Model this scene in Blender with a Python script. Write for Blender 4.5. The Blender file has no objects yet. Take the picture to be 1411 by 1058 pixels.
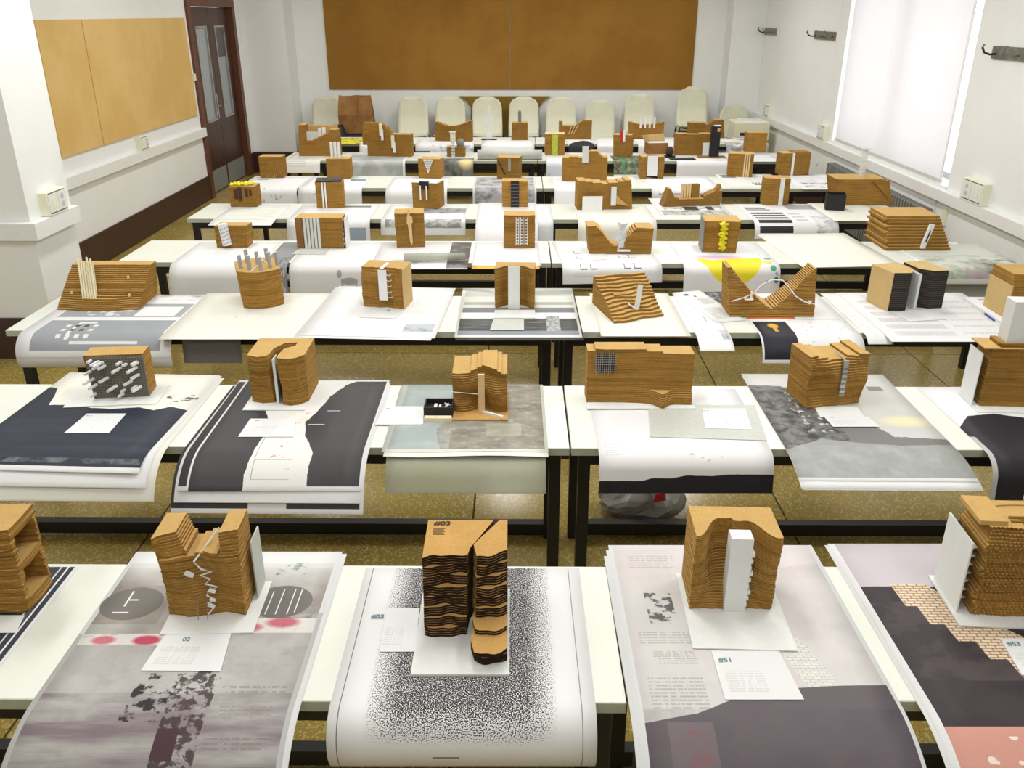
import bpy, bmesh, math, random
from mathutils import Vector, Matrix
random.seed(7)
sc = bpy.context.scene
col = sc.collection
R_ = math.radians
# ------------------------------------------------------------------ camera
F = 1180.0; PITCH = R_(23.4); YAW = R_(0.5); CAM = (0.0, 0.0, 2.25); CX, CY = 705.5, 529.0
cd = bpy.data.cameras.new('camera'); cam = bpy.data.objects.new('camera', cd); col.objects.link(cam)
cd.sensor_fit = 'HORIZONTAL'; cd.sensor_width = 36; cd.lens = F / 1411 * 36
cd.clip_start = .05; cd.clip_end = 100
cam.location = CAM; cam.rotation_euler = (R_(90) - PITCH, 0, YAW)
sc.camera = cam
# ------------------------------------------------------------------ world, sun, exposure
w = bpy.data.worlds.new('world'); sc.world = w; w.use_nodes = True
w.node_tree.nodes['Background'].inputs[0].default_value = (.93, .96, 1, 1)
w.node_tree.nodes['Background'].inputs[1].default_value = 3.2
sc.view_settings.view_transform = 'Standard'; sc.view_settings.look = 'None'
sc.view_settings.gamma = 1; sc.view_settings.exposure = -0.12; sc.view_settings.use_curve_mapping = False
LAMP_W = 24.0
# ------------------------------------------------------------------ pixel -> place
def ray(x, y):
    a = (x - CX) / F; b = -(y - CY) / F
    v = (a, math.cos(PITCH) + b * math.sin(PITCH), -math.sin(PITCH) + b * math.cos(PITCH))
    c, s = math.cos(YAW), math.sin(YAW)
    return (v[0] * c - v[1] * s, v[0] * s + v[1] * c, v[2])
def P(x, y, z=.75):
    v = ray(x, y); t = (z - CAM[2]) / v[2]
    return Vector((v[0] * t, v[1] * t, z))
def onY(x, y, Y):
    v = ray(x, y); t = Y / v[1]
    return Vector((v[0] * t, Y, CAM[2] + v[2] * t))
def onX(x, y, X):
    v = ray(x, y); t = X / v[0]
    return Vector((X, v[1] * t, CAM[2] + v[2] * t))
# ------------------------------------------------------------------ object helpers
def tag(o, label=None, cat=None, group=None, kind=None):
    if label: o['label'] = label
    if cat: o['category'] = cat
    if group: o['group'] = group
    if kind: o['kind'] = kind
    return o
def empty(name, loc=(0, 0, 0), rz=0, label=None, cat=None, group=None):
    o = bpy.data.objects.new(name, None); col.objects.link(o)
    o.empty_display_size = .05; o.location = loc; o.rotation_euler = (0, 0, rz)
    return tag(o, label, cat, group)
def mobj(name, verts, faces, mats, parent=None, midx=None, smooth=False, uvs=None):
    me = bpy.data.meshes.new(name); me.from_pydata([tuple(v) for v in verts], [], faces)
    if not isinstance(mats, (list, tuple)): mats = [mats]
    for m in mats: me.materials.append(m)
    if midx: me.polygons.foreach_set('material_index', midx)
    if smooth: me.polygons.foreach_set('use_smooth', [True] * len(me.polygons))
    if uvs:
        uv = me.uv_layers.new(name='UVMap')
        for l in me.loops: uv.data[l.index].uv = uvs[l.vertex_index]
    me.update()
    o = bpy.data.objects.new(name, me); col.objects.link(o)
    if parent: o.parent = parent
    return o
def inst(name, me, parent=None, loc=(0, 0, 0), rot=(0, 0, 0), scale=(1, 1, 1)):
    o = bpy.data.objects.new(name, me); col.objects.link(o)
    o.location = loc; o.rotation_euler = rot; o.scale = scale
    if parent: o.parent = parent
    return o
class MB:
    def __init__(s): s.v = []; s.f = []; s.m = []
    def box(s, x0, x1, y0, y1, z0, z1, mi=0, c=0.0):
        n = len(s.v)
        if c <= 0:
            s.v += [(x0,y0,z0),(x1,y0,z0),(x1,y1,z0),(x0,y1,z0),(x0,y0,z1),(x1,y0,z1),(x1,y1,z1),(x0,y1,z1)]
            fs = [(0,3,2,1),(4,5,6,7),(0,1,5,4),(1,2,6,5),(2,3,7,6),(3,0,4,7)]
        else:   # bevelled top edge
            s.v += [(x0,y0,z0),(x1,y0,z0),(x1,y1,z0),(x0,y1,z0),(x0,y0,z1-c),(x1,y0,z1-c),(x1,y1,z1-c),(x0,y1,z1-c),
                    (x0+c,y0+c,z1),(x1-c,y0+c,z1),(x1-c,y1-c,z1),(x0+c,y1-c,z1)]
            fs = [(0,3,2,1),(8,9,10,11),(0,1,5,4),(1,2,6,5),(2,3,7,6),(3,0,4,7),(4,5,9,8),(5,6,10,9),(6,7,11,10),(7,4,8,11)]
        s.f += [tuple(i + n for i in q) for q in fs]; s.m += [mi] * len(fs); return s
    def tube(s, pts, r, n=8, mi=0, cap=True, sq=None):
        pts = [Vector(p) for p in pts]; base = len(s.v)
        rs = r if isinstance(r, (list, tuple)) else [r] * len(pts)
        up0 = Vector((0, 0, 1))
        for i, p in enumerate(pts):
            d = (pts[min(i + 1, len(pts) - 1)] - pts[max(i - 1, 0)]).normalized()
            a = d.cross(up0)
            if a.length < 1e-3: a = d.cross(Vector((0, 1, 0)))
            a.normalize(); b = d.cross(a).normalized()
            for k in range(n):
                t = 2 * math.pi * (k + .5) / n
                s.v.append(tuple(p + (a * math.cos(t) + b * math.sin(t)) * rs[i]))
        for i in range(len(pts) - 1):
            for k in range(n):
                q = base + i * n
                s.f.append((q + k, q + (k + 1) % n, q + n + (k + 1) % n, q + n + k)); s.m.append(mi)
        if cap:
            s.f.append(tuple(base + k for k in range(n))[::-1]); s.m.append(mi)
            q = base + (len(pts) - 1) * n
            s.f.append(tuple(q + k for k in range(n))); s.m.append(mi)
        return s
    def prism(s, pts, a0, a1, axis='y', mi=0):   # polygon in (x,z) extruded along y, or (x,y) along z
        n = len(pts); b = len(s.v)
        for a in (a0, a1):
            for (p, q) in pts: s.v.append((p, a, q) if axis == 'y' else ((p, q, a) if axis == 'z' else (a, p, q)))
        s.f.append(tuple(range(b, b + n))); s.f.append(tuple(range(b + n, b + 2 * n))[::-1])
        for i in range(n): s.f.append((b + i, b + (i + 1) % n, b + n + (i + 1) % n, b + n + i))
        s.m += [mi] * (n + 2); return s
    def build(s, name, mats, parent=None, smooth=False):
        return mobj(name, s.v, s.f, mats, parent, s.m, smooth)
def bx(parent, name, mat, x0, x1, y0, y1, z0, z1, c=0.0): return MB().box(x0, x1, y0, y1, z0, z1, 0, c).build(name, mat, parent)
def fixnormals(o):
    bm = bmesh.new(); bm.from_mesh(o.data); bmesh.ops.recalc_face_normals(bm, faces=bm.faces); bm.to_mesh(o.data); bm.free(); return o
# ------------------------------------------------------------------ materials
class NT:
    """small node-writing helper"""
    def __init__(s, name):
        s.mat = bpy.data.materials.new(name); s.mat.use_nodes = True; s.t = s.mat.node_tree
        s.b = s.t.nodes['Principled BSDF']; s.out = s.t.nodes['Material Output']
    def n(s, kind, **kw):
        nd = s.t.nodes.new(kind)
        for k, v in kw.items(): setattr(nd, k, v)
        return nd
    def l(s, a, b): s.t.links.new(a, b)
    def math(s, op, a, b=0.0, c=0.0, clamp=False):
        nd = s.n('ShaderNodeMath', operation=op, use_clamp=clamp)
        for i, v in enumerate((a, b, c)):
            if isinstance(v, (int, float)): nd.inputs[i].default_value = v
            else: s.l(v, nd.inputs[i])
        return nd.outputs[0]
    def mix(s, fac, a, b):
        nd = s.n('ShaderNodeMix', data_type='RGBA')
        for i, v in ((0, fac), (6, a), (7, b)):
            if isinstance(v, (int, float)): nd.inputs[i].default_value = v
            elif isinstance(v, (tuple, list)): nd.inputs[i].default_value = tuple(v)[:3] + (1,)
            else: s.l(v, nd.inputs[i])
        return nd.outputs[2]
    def noise(s, vec, scale, detail=3, rough=.5, out=0):
        nd = s.n('ShaderNodeTexNoise'); nd.inputs['Scale'].default_value = scale
        nd.inputs['Detail'].default_value = detail; nd.inputs['Roughness'].default_value = rough
        if vec is not None: s.l(vec, nd.inputs['Vector'])
        return nd.outputs[out]
    def ramp(s, v, lo, hi):
        nd = s.n('ShaderNodeMapRange', clamp=True); s.l(v, nd.inputs[0])
        nd.inputs[1].default_value = lo; nd.inputs[2].default_value = hi
        return nd.outputs[0]
    def scale(s, vec, sx, sy, sz=1):
        nd = s.n('ShaderNodeMapping'); s.l(vec, nd.inputs[0]); nd.inputs[3].default_value = (sx, sy, sz); return nd.outputs[0]
    def bump(s, h, st=.3, dist=.002):
        nd = s.n('ShaderNodeBump'); nd.inputs['Strength'].default_value = st; nd.inputs['Distance'].default_value = dist
        s.l(h, nd.inputs['Height']); s.l(nd.outputs[0], s.b.inputs['Normal'])
def L(r, g, b):   # sRGB 0-255 -> linear
    f = lambda c: (c / 255 / 12.92) if c / 255 <= .04045 else ((c / 255 + .055) / 1.055) ** 2.4
    return (f(r), f(g), f(b))
def simple(name, rgb, rough=.5, metal=0, var=.06, scale=40, bump=0, spec=None):
    t = NT(name); tc = t.n('ShaderNodeTexCoord'); nz = t.noise(tc.outputs['Object'], scale, 4)
    c = t.mix(t.ramp(nz, .3, .7), tuple(v * (1 - var) for v in rgb), tuple(min(1, v * (1 + var)) for v in rgb))
    t.l(c, t.b.inputs['Base Color']); t.b.inputs['Roughness'].default_value = rough; t.b.inputs['Metallic'].default_value = metal
    if spec is not None: t.b.inputs['Specular IOR Level'].default_value = spec
    if bump: t.bump(nz, bump, .004)
    return t.mat
def board_mat(name, rgb, var=.12, scale=9, fine=120, rnd=.0, rough=.85):
    t = NT(name); tc = t.n('ShaderNodeTexCoord')
    a = t.noise(tc.outputs['Object'], scale, 4); b = t.noise(tc.outputs['Object'], fine, 2)
    c = t.mix(t.ramp(a, .3, .7), tuple(v * (1 - var) for v in rgb), tuple(v * (1 + var) for v in rgb))
    c = t.mix(t.math('MULTIPLY', t.ramp(b, .45, .75), .25), c, tuple(v * .55 for v in rgb))
    if rnd:
        oi = t.n('ShaderNodeObjectInfo'); hs = t.n('ShaderNodeHueSaturation'); t.l(c, hs.inputs['Color'])
        t.l(t.math('MULTIPLY_ADD', oi.outputs['Random'], rnd * 2, 1 - rnd), hs.inputs['Value']); c = hs.outputs[0]
    t.l(c, t.b.inputs['Base Color']); t.b.inputs['Roughness'].default_value = rough
    t.b.inputs['Specular IOR Level'].default_value = .2
    t.bump(b, .25, .002); return t.mat
def layer_edge_mat(name, rgb, dark):
    """cut edge of a stack of thin sheets: grain plus sparse strata lines along z"""
    t = NT(name); tc = t.n('ShaderNodeTexCoord'); oi = t.n('ShaderNodeObjectInfo')
    v = t.scale(tc.outputs['Object'], 5, 5, 300); a = t.noise(v, 1.0, 2, .5)
    b = t.noise(tc.outputs['Object'], 140, 3); g = t.noise(tc.outputs['Object'], 14, 3)
    c = t.mix(t.ramp(g, .3, .7), rgb, tuple(x * .82 for x in rgb))
    c = t.mix(t.math('MULTIPLY', t.ramp(a, .52, .66), .7), c, dark)
    c = t.mix(t.math('MULTIPLY', t.ramp(b, .5, .75), .45), c, tuple(x * .7 for x in dark))
    hs = t.n('ShaderNodeHueSaturation'); t.l(c, hs.inputs['Color'])
    t.l(t.math('MULTIPLY_ADD', oi.outputs['Random'], .34, .8), hs.inputs['Value'])
    t.l(hs.outputs[0], t.b.inputs['Base Color']); t.b.inputs['Roughness'].default_value = .9
    t.b.inputs['Specular IOR Level'].default_value = .15; t.bump(b, .35, .002); return t.mat
M = {}
M['wall'] = simple('wall_paint', (.86, .875, .88), .6, var=.015, scale=3)
M['ceiling'] = simple('ceiling_paint', (.8, .8, .78), .8, var=.02)
M['duct'] = simple('white_plastic_duct', (.86, .87, .87), .45, var=.02)
M['brown_base'] = simple('brown_tile_skirting', L(62, 40, 34), .4, var=.12, scale=12)
M['top'] = simple('white_laminate', (.77, .80, .745), .38, var=.02, scale=6)
M['topedge'] = simple('grey_green_edge_band', L(176, 182, 166), .5, var=.05, scale=14)
M['steel'] = simple('black_painted_steel', L(15, 15, 20), .45, var=.2, scale=30)
M['cream'] = simple('cream_plastic', L(238, 236, 214), .45, var=.03)
M['darkhole'] = simple('dark_gap', L(40, 36, 34), .7)
M['chair'] = simple('off_white_plastic', L(226, 226, 206), .45, var=.03, scale=10)
M['white'] = simple('white_card', (.80, .81, .82), .55, var=.02)
M['whiteb'] = simple('white_foam_board', (.78, .80, .80), .6, var=.02)
M['grey'] = simple('light_grey_card', L(196, 200, 194), .6, var=.05)
M['midgrey'] = simple('mid_grey_card', L(128, 130, 126), .6, var=.08)
M['black'] = simple('black_card', L(22, 21, 24), .6, var=.2)
M['meshdark'] = simple('dark_mesh_backing', L(120, 110, 92), .8, var=.2)
M['alu'] = simple('brushed_aluminium', (.55, .55, .54), .35, .9, var=.1)
M['hook'] = simple('worn_metal_rail', L(140, 138, 132), .4, .6, var=.3, scale=25)
M['tan'] = board_mat('pale_greyboard', L(205, 176, 122), .06)
M['lay'] = board_mat('cardboard_face', L(198, 162, 102), .06, rnd=.05)  # pale board; its extra paleness paints in overhead light on the block tops
M['edge'] = layer_edge_mat('cardboard_cut_edge', L(168, 127, 62), L(114, 80, 34))
M['layd'] = board_mat('dark_mdf_face', L(196, 154, 92), .10)
M['edged'] = layer_edge_mat('burnt_cut_edge', L(52, 36, 26), L(22, 15, 12))
M['wood'] = board_mat('balsa_wood', L(226, 196, 150), .06, 20, 200)
M['palewood'] = board_mat('pale_stick_wood', L(236, 226, 196), .05, 20, 200)
M['yellow'] = simple('yellow_plastic', L(232, 222, 30), .5, var=.15, scale=60)
M['green'] = simple('yellow_green_moss', L(176, 184, 62), .8, var=.3, scale=120, bump=.5)
M['red'] = simple('red_card', L(200, 40, 48), .5)
M['blue'] = simple('blue_pen_plastic', L(40, 60, 170), .35)
M['orange'] = simple('orange_folder_card', L(236, 170, 50), .6)
M['kraft'] = board_mat('kraft_paper', L(146, 106, 64), .25, 6)
M['olive'] = board_mat('olive_brown_board', L(140, 110, 44), .06)
M['darkwood'] = None
def wood_dark():
    t = NT('dark_stained_wood'); tc = t.n('ShaderNodeTexCoord')
    a = t.noise(t.scale(tc.outputs['Object'], 30, 30, 2), 1, 5, .6)
    c = t.mix(t.ramp(a, .3, .7), L(52, 34, 26), L(84, 56, 42))
    t.l(c, t.b.inputs['Base Color']); t.b.inputs['Roughness'].default_value = .4; return t.mat
M['darkwood'] = wood_dark()
M['framewood'] = simple('brown_door_frame', L(98, 58, 40), .45, var=.15, scale=18)
def acrylic(name, rgb, alpha, rough=.15):
    t = NT(name); tr = t.n('ShaderNodeBsdfTransparent'); mx = t.n('ShaderNodeMixShader')
    tc = t.n('ShaderNodeTexCoord'); nz = t.noise(tc.outputs['Object'], 30, 3)
    t.l(t.mix(nz, tuple(v * .92 for v in rgb), rgb), t.b.inputs['Base Color'])
    t.b.inputs['Roughness'].default_value = rough; mx.inputs[0].default_value = alpha
    t.l(tr.outputs[0], mx.inputs[1]); t.l(t.b.outputs[0], mx.inputs[2]); t.l(mx.outputs[0], t.out.inputs[0]); return t.mat
M['acrylic'] = acrylic('clear_acrylic', (.85, .87, .86), .55)
M['tubegrey'] = acrylic('grey_clear_tube', L(176, 180, 180), .85, .25)
M['frost'] = acrylic('frosted_acrylic', (.86, .88, .88), .82, .4)
M['trace'] = acrylic('tracing_paper', L(186, 190, 170), .62, .5)
M['bag'] = acrylic('grey_plastic_bag_film', L(150, 148, 146), .8, .3)
M['glass'] = acrylic('window_glass', (.9, .95, .95), .12, .05)
M['doorglass'] = simple('frosted_pane_light_tint', L(158, 166, 172), .25, var=.04)  # grey-blue light from beyond the glass, put into an opaque pane colour
M['doordark'] = simple('dark_door_pane', L(62, 52, 50), .2, var=.2)
def blind_mat():
    t = NT('backlit_roller_blind'); tl = t.n('ShaderNodeBsdfTranslucent'); mx = t.n('ShaderNodeMixShader')
    tc = t.n('ShaderNodeTexCoord'); nz = t.noise(t.scale(tc.outputs['Object'], 1, 3, .3), 2, 2)
    t.l(t.mix(nz, (.86, .84, .85), (.92, .9, .91)), tl.inputs[0]); t.b.inputs['Base Color'].default_value = (.85, .85, .85, 1)
    mx.inputs[0].default_value = .45; t.l(tl.outputs[0], mx.inputs[1]); t.l(t.b.outputs[0], mx.inputs[2]); t.l(mx.outputs[0], t.out.inputs[0]); return t.mat
M['blind'] = blind_mat()
def floor_mat():
    t = NT('olive_terrazzo'); tc = t.n('ShaderNodeTexCoord'); g = t.n('ShaderNodeNewGeometry'); p = g.outputs['Position']
    vo = t.n('ShaderNodeTexVoronoi'); vo.inputs['Scale'].default_value = 120; t.l(p, vo.inputs['Vector'])
    a = t.noise(p, 130, 3); b = t.noise(p, 2.2, 4)
    base = t.mix(t.ramp(b, .3, .7), L(150, 128, 60), L(168, 146, 76))
    c = t.mix(t.ramp(vo.outputs['Color'], .62, .78), base, L(190, 172, 112))
    c = t.mix(t.math('MULTIPLY', t.ramp(a, .55, .7), .7), c, L(96, 80, 38))
    oi = t.n('ShaderNodeObjectInfo'); hs = t.n('ShaderNodeHueSaturation'); t.l(c, hs.inputs['Color'])
    t.l(t.math('MULTIPLY_ADD', oi.outputs['Random'], .1, .95), hs.inputs['Value'])
    t.l(hs.outputs[0], t.b.inputs['Base Color']); t.b.inputs['Roughness'].default_value = .22; return t.mat
M['floor'] = floor_mat(); M['joint'] = simple('dark_floor_joint', L(58, 46, 26), .8)
def pin_mat(name, a_, b_):
    t = NT(name); tc = t.n('ShaderNodeTexCoord'); a = t.noise(tc.outputs['Object'], 1.1, 4, .6); b = t.noise(tc.outputs['Object'], 160, 2)
    c = t.mix(t.ramp(a, .42, .6), a_, b_); c = t.mix(t.math('MULTIPLY', b, .18), c, tuple(v * .5 for v in a_))
    t.l(c, t.b.inputs['Base Color']); t.b.inputs['Roughness'].default_value = .8; return t.mat
M['pin_left'] = pin_mat('pale_cork_panel', L(226, 192, 124), L(216, 178, 106))
M['pin_back'] = pin_mat('dark_cork_panel', L(160, 114, 36), L(148, 102, 26))
def lamp_mat():
    t = NT('lamp_diffuser'); e = t.n('ShaderNodeEmission'); e.inputs[0].default_value = (1, .98, .92, 1); e.inputs[1].default_value = 6
    t.l(e.outputs[0], t.out.inputs[0]); return t.mat
M['lamp'] = lamp_mat()

# ---- printed paper: base colour plus a list of printed marks in paper coordinates (u right, v up the sheet)
WHITE = (.79, .80, .83); CREAMW = (.80, .80, .74)
def paper(name, ops=(), base=WHITE, rough=.55, su=.594, sv=.841):
    t = NT(name); tc = t.n('ShaderNodeTexCoord'); sp = t.n('ShaderNodeSeparateXYZ'); t.l(tc.outputs['UV'], sp.inputs[0])
    u, v = sp.outputs[0], sp.outputs[1]; met = t.scale(tc.outputs['UV'], su, sv, 1)
    seed = random.uniform(0, 50); mp = t.n('ShaderNodeMapping'); t.l(met, mp.inputs[0]); mp.inputs[1].default_value = (seed, seed * .7, 0); met = mp.outputs[0]
    c = t.mix(t.ramp(t.noise(met, 3, 3), .3, .7), tuple(x * .985 for x in base), base)
    def rect(u0, v0, u1, v1):
        return t.math('MULTIPLY', t.math('COMPARE', u, (u0 + u1) / 2, abs(u1 - u0) / 2), t.math('COMPARE', v, (v0 + v1) / 2, abs(v1 - v0) / 2))
    def curve(pts, x):
        nd = t.n('ShaderNodeFloatCurve'); cm = nd.mapping.curves[0]
        pts = [(max(0, min(1, a)), max(0, min(1, b))) for a, b in pts]
        cm.points[0].location = pts[0]; cm.points[1].location = pts[-1]
        for q in pts[1:-1]: cm.points.new(*q)
        for q in cm.points: q.handle_type = 'VECTOR'
        nd.mapping.update(); t.l(x, nd.inputs['Value']); return nd.outputs[0]
    for op in ops:
        k = op[0]; a = op[1:]
        if k == 'rect': f = rect(*a[:4]); cc = a[4]; al = a[5] if len(a) > 5 else 1
        elif k == 'ell':
            du = t.math('DIVIDE', t.math('SUBTRACT', u, a[0]), a[2]); dv = t.math('DIVIDE', t.math('SUBTRACT', v, a[1]), a[3])
            r2 = t.math('ADD', t.math('MULTIPLY', du, du), t.math('MULTIPLY', dv, dv)); cc = a[4]; al = a[5] if len(a) > 5 else 1
            soft = a[6] if len(a) > 6 else .02
            f = t.math('SUBTRACT', 1, t.ramp(r2, 1 - soft, 1 + soft))
        elif k in ('below', 'above'):
            wob = a[3] if len(a) > 3 else .02; ws = a[4] if len(a) > 4 else 25
            y = t.math('ADD', curve(a[0], u), t.math('MULTIPLY', t.math('SUBTRACT', t.noise(met, ws, 4), .5), wob * 2))
            f = t.math('LESS_THAN' if k == 'below' else 'GREATER_THAN', v, y); cc = a[1]; al = a[2]
        elif k == 'leftof':   # u < curve(v)
            wob = a[3] if len(a) > 3 else .02
            y = t.math('ADD', curve(a[0], v), t.math('MULTIPLY', t.math('SUBTRACT', t.noise(met, 20, 4), .5), wob * 2))
            f = t.math('LESS_THAN', u, y); cc = a[1]; al = a[2]
        elif k == 'noise':    # scale, lo, hi, colour, alpha, rect
            f = t.ramp(t.noise(met, a[0], 5, .62), a[1], a[2]); cc = a[3]; al = a[4]
            if len(a) > 5: f = t.math('MULTIPLY', f, rect(*a[5]))
        elif k == 'streak':   # as noise, drawn out sideways
            f = t.ramp(t.noise(t.scale(met, .25, 1.6), a[0], 5, .6), a[1], a[2]); cc = a[3]; al = a[4]
            if len(a) > 5: f = t.math('MULTIPLY', f, rect(*a[5]))
        elif k == 'speck':    # dense grains inside a soft-edged rectangle
            wn = t.noise(met, a[0], 1, .5); u0, v0, u1, v1 = a[3]; s_ = a[4]
            mu = t.math('MULTIPLY', t.ramp(u, u0, u0 + s_), t.math('SUBTRACT', 1, t.ramp(u, u1 - s_, u1)))
            mv = t.math('MULTIPLY', t.ramp(v, v0, v0 + s_), t.math('SUBTRACT', 1, t.ramp(v, v1 - s_, v1)))
            m = t.math('MULTIPLY', mu, mv)
            f = t.math('GREATER_THAN', t.math('ADD', wn, t.math('MULTIPLY', m, .17)), .62 - a[1] * .1); f = t.math('MULTIPLY', f, t.ramp(m, 0, .2))
            cc = a[2]; al = 1
        elif k == 'lines':    # rows of small lettering: u0,v0,u1,v1,n,colour,alpha
            fr = t.math('FRACT', t.math('MULTIPLY', t.math('SUBTRACT', v, a[1]), a[4] / (a[3] - a[1])))
            st = t.math('LESS_THAN', fr, .45); nz = t.math('GREATER_THAN', t.noise(t.scale(met, 1, .2), 130, 2), .45)
            f = t.math('MULTIPLY', t.math('MULTIPLY', st, nz), rect(*a[:4])); cc = a[5]; al = a[6] if len(a) > 6 else .6
        elif k == 'grid':     # u0,v0,u1,v1,nu,nv,colour,alpha,thickness
            fu = t.math('FRACT', t.math('MULTIPLY', t.math('SUBTRACT', u, a[0]), a[4] / (a[2] - a[0])))
            fv = t.math('FRACT', t.math('MULTIPLY', t.math('SUBTRACT', v, a[1]), a[5] / (a[3] - a[1])))
            f = t.math('MAXIMUM', t.math('LESS_THAN', fu, a[8]), t.math('LESS_THAN', fv, a[8])); f = t.math('MULTIPLY', f, rect(*a[:4])); cc = a[6]; al = a[7]
        elif k == 'bricks':   # inside poly mask given by left/below curves: colour pair, mask rect
            br = t.n('ShaderNodeTexBrick'); t.l(met, br.inputs['Vector']); br.inputs['Scale'].default_value = a[0]
            br.inputs['Color1'].default_value = a[1] + (1,); br.inputs['Color2'].default_value = a[2] + (1,); br.inputs['Mortar'].default_value = a[3] + (1,)
            br.inputs['Mortar Size'].default_value = .03
            f = t.math('MULTIPLY', t.math('LESS_THAN', v, curve(a[4], u)), t.math('GREATER_THAN', v, curve(a[5], u))); cc = br.outputs[0]; al = 1
        elif k == 'voro':
            vo = t.n('ShaderNodeTexVoronoi'); vo.inputs['Scale'].default_value = a[0]; t.l(met, vo.inputs['Vector'])
            f = t.math('MULTIPLY', t.math('LESS_THAN', vo.outputs['Distance'], a[1]), rect(*a[4])); cc = a[2]; al = a[3]
        elif k == 'fade':     # soft vertical fade v0->v1
            f = t.ramp(v, a[0], a[1]); cc = a[2]; al = a[3]
        if al != 1: f = t.math('MULTIPLY', f, al)
        c = t.mix(f, c, cc)
    t.l(c, t.b.inputs['Base Color']); t.b.inputs['Roughness'].default_value = rough; t.b.inputs['Specular IOR Level'].default_value = .3
    return t.mat
M['paper'] = paper('plain_white_paper'); M['papercream'] = paper('plain_cream_paper', base=CREAMW)
GREYINK = L(150, 150, 148)
M['cardnum'] = paper('card_text_print', [('lines', .1, .15, .6, .6, 9, L(186, 186, 184), .4)], su=.15, sv=.12)
M['cardprint'] = paper('card_faint_print', [('lines', .1, .15, .6, .6, 9, L(170, 170, 168), .35), ('lines', .08, .86, .26, .94, 1, L(110, 118, 116), .8)], su=.15, sv=.12)
M['carddraw'] = paper('card_sketch_print', [('noise', 30, .56, .62, L(150, 150, 150), .5, (.45, .2, .9, .75)), ('lines', .08, .86, .26, .94, 1, L(110, 118, 116), .8)], su=.15, sv=.12)
TEAL = L(100, 140, 146)
M['tealink'] = simple('teal_ink', TEAL, .6)
M['burntink'] = simple('burnt_engraving', L(60, 40, 22), .8)
# ================================================================== the room
XL, XR, YB, YN, ZC = -4.08, 3.60, 14.0, -1.6, 3.25
def struct(o): o['kind'] = 'structure'; return o
# floor slabs of terrazzo with dark joints
fl = struct(mobj('floor', [(XL - .2, YN, -.06), (XR + .3, YN, -.06), (XR + .3, YB + .2, -.06), (XL - .2, YB + .2, -.06),
                           (XL - .2, YN, -.004), (XR + .3, YN, -.004), (XR + .3, YB + .2, -.004), (XL - .2, YB + .2, -.004)],
                 [(0,3,2,1),(4,5,6,7),(0,1,5,4),(1,2,6,5),(2,3,7,6),(3,0,4,7)], M['joint']))
TS = 1.52
slab = MB().box(.004, TS - .004, .004, TS - .004, -.04, 0, 0, .002)
sm = slab.build('slab', M['floor'], fl); me_slab = sm.data; first = True
for i in range(-2, 4):
    for j in range(-1, 9):
        x, y = -.22 + (i - 1) * TS, 1.2 + (j - 1) * TS
        if x > XR or y > YB: continue
        if first: sm.location = (x, y, 0); first = False
        else: inst('slab', me_slab, fl, (x, y, 0))
# left wall with the doorway, the pillar, the back corner pier
DY0, DY1, DZ = 11.42, 13.12, 2.36
wl = MB(); wl.box(XL - .2, XL, YN, DY0, 0, ZC).box(XL - .2, XL, DY0, DY1, DZ, ZC).box(XL - .2, XL, DY1, YB, 0, ZC)
struct(wl.build('wall_left', M['wall']))
struct(MB().box(XL + .002, -3.26, 5.64, 6.2, 0, ZC).build('wall_left_pillar', M['wall']))
struct(MB().box(XL - .2, XR + .2, YB, YB + .2, 0, ZC).build('wall_back', M['wall']))
struct(MB().box(XL + .002, -3.42, 13.45, YB - .002, 0, ZC).build('wall_back_pier_left', M['wall']))
struct(MB().box(3.1, XR - .002, 13.6, YB - .002, 0, ZC).build('wall_back_pier_right', M['wall']))
struct(MB().box(XL - .2, XR + .2, YN - .2, YN, 0, ZC).build('wall_near', M['wall']))
struct(MB().box(XL - .2, XR + .3, YN - .2, YB + .2, ZC, ZC + .2).build('ceiling', M['ceiling']))
WY0, WY1, WZ0, WZ1 = 7.30, 10.22, .90, 2.75
wr = MB(); wr.box(XR, XR + .3, YN, WY0, 0, ZC).box(XR, XR + .3, WY1, YB, 0, ZC).box(XR, XR + .3, WY0, WY1, 0, WZ0).box(XR, XR + .3, WY0, WY1, WZ1, ZC)
struct(wr.build('wall_right', M['wall']))
# baseboards
struct(MB().box(XL, XL + .018, 5.7, DY0 - .1, 0, .30).box(XL, XL + .018, DY1 + .1, 13.45, 0, .3).build('baseboard_left', M['brown_base']))
struct(MB().box(XL + .002, -3.242, 5.622, 5.64, 0, .30).box(-3.26, -3.242, 5.622, 6.2, 0, .3).build('baseboard_pillar', M['brown_base']))
struct(MB().box(XL, -3.402, 13.43, 13.448, 0, .3).box(-3.42, -3.402, 13.43, YB, 0, .3).box(-3.4, 3.1, YB - .018, YB, 0, .3).build('baseboard_back', M['brown_base']))
struct(MB().box(XR - .018, XR, YN, YB - .4, 0, .30).build('baseboard_right', M['brown_base']))
# cable ducts
def duct(name, x0, x1, y0, y1, z0, z1): return struct(MB().box(x0, x1, y0, y1, z0, z1, 0, .004).build(name, M['duct']))
duct('trim_1', XL, XL + .055, 6.2, DY0 - .06, .80, .905)
duct('trim_2', -3.26, -3.205, 5.585, 6.2, .86, .975)
duct('trim_3', XL + .002, -3.26, 5.585, 5.64, .86, .975)
duct('trim_4', XR - .055, XR, YN, 13.6, .79, .885)
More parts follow.
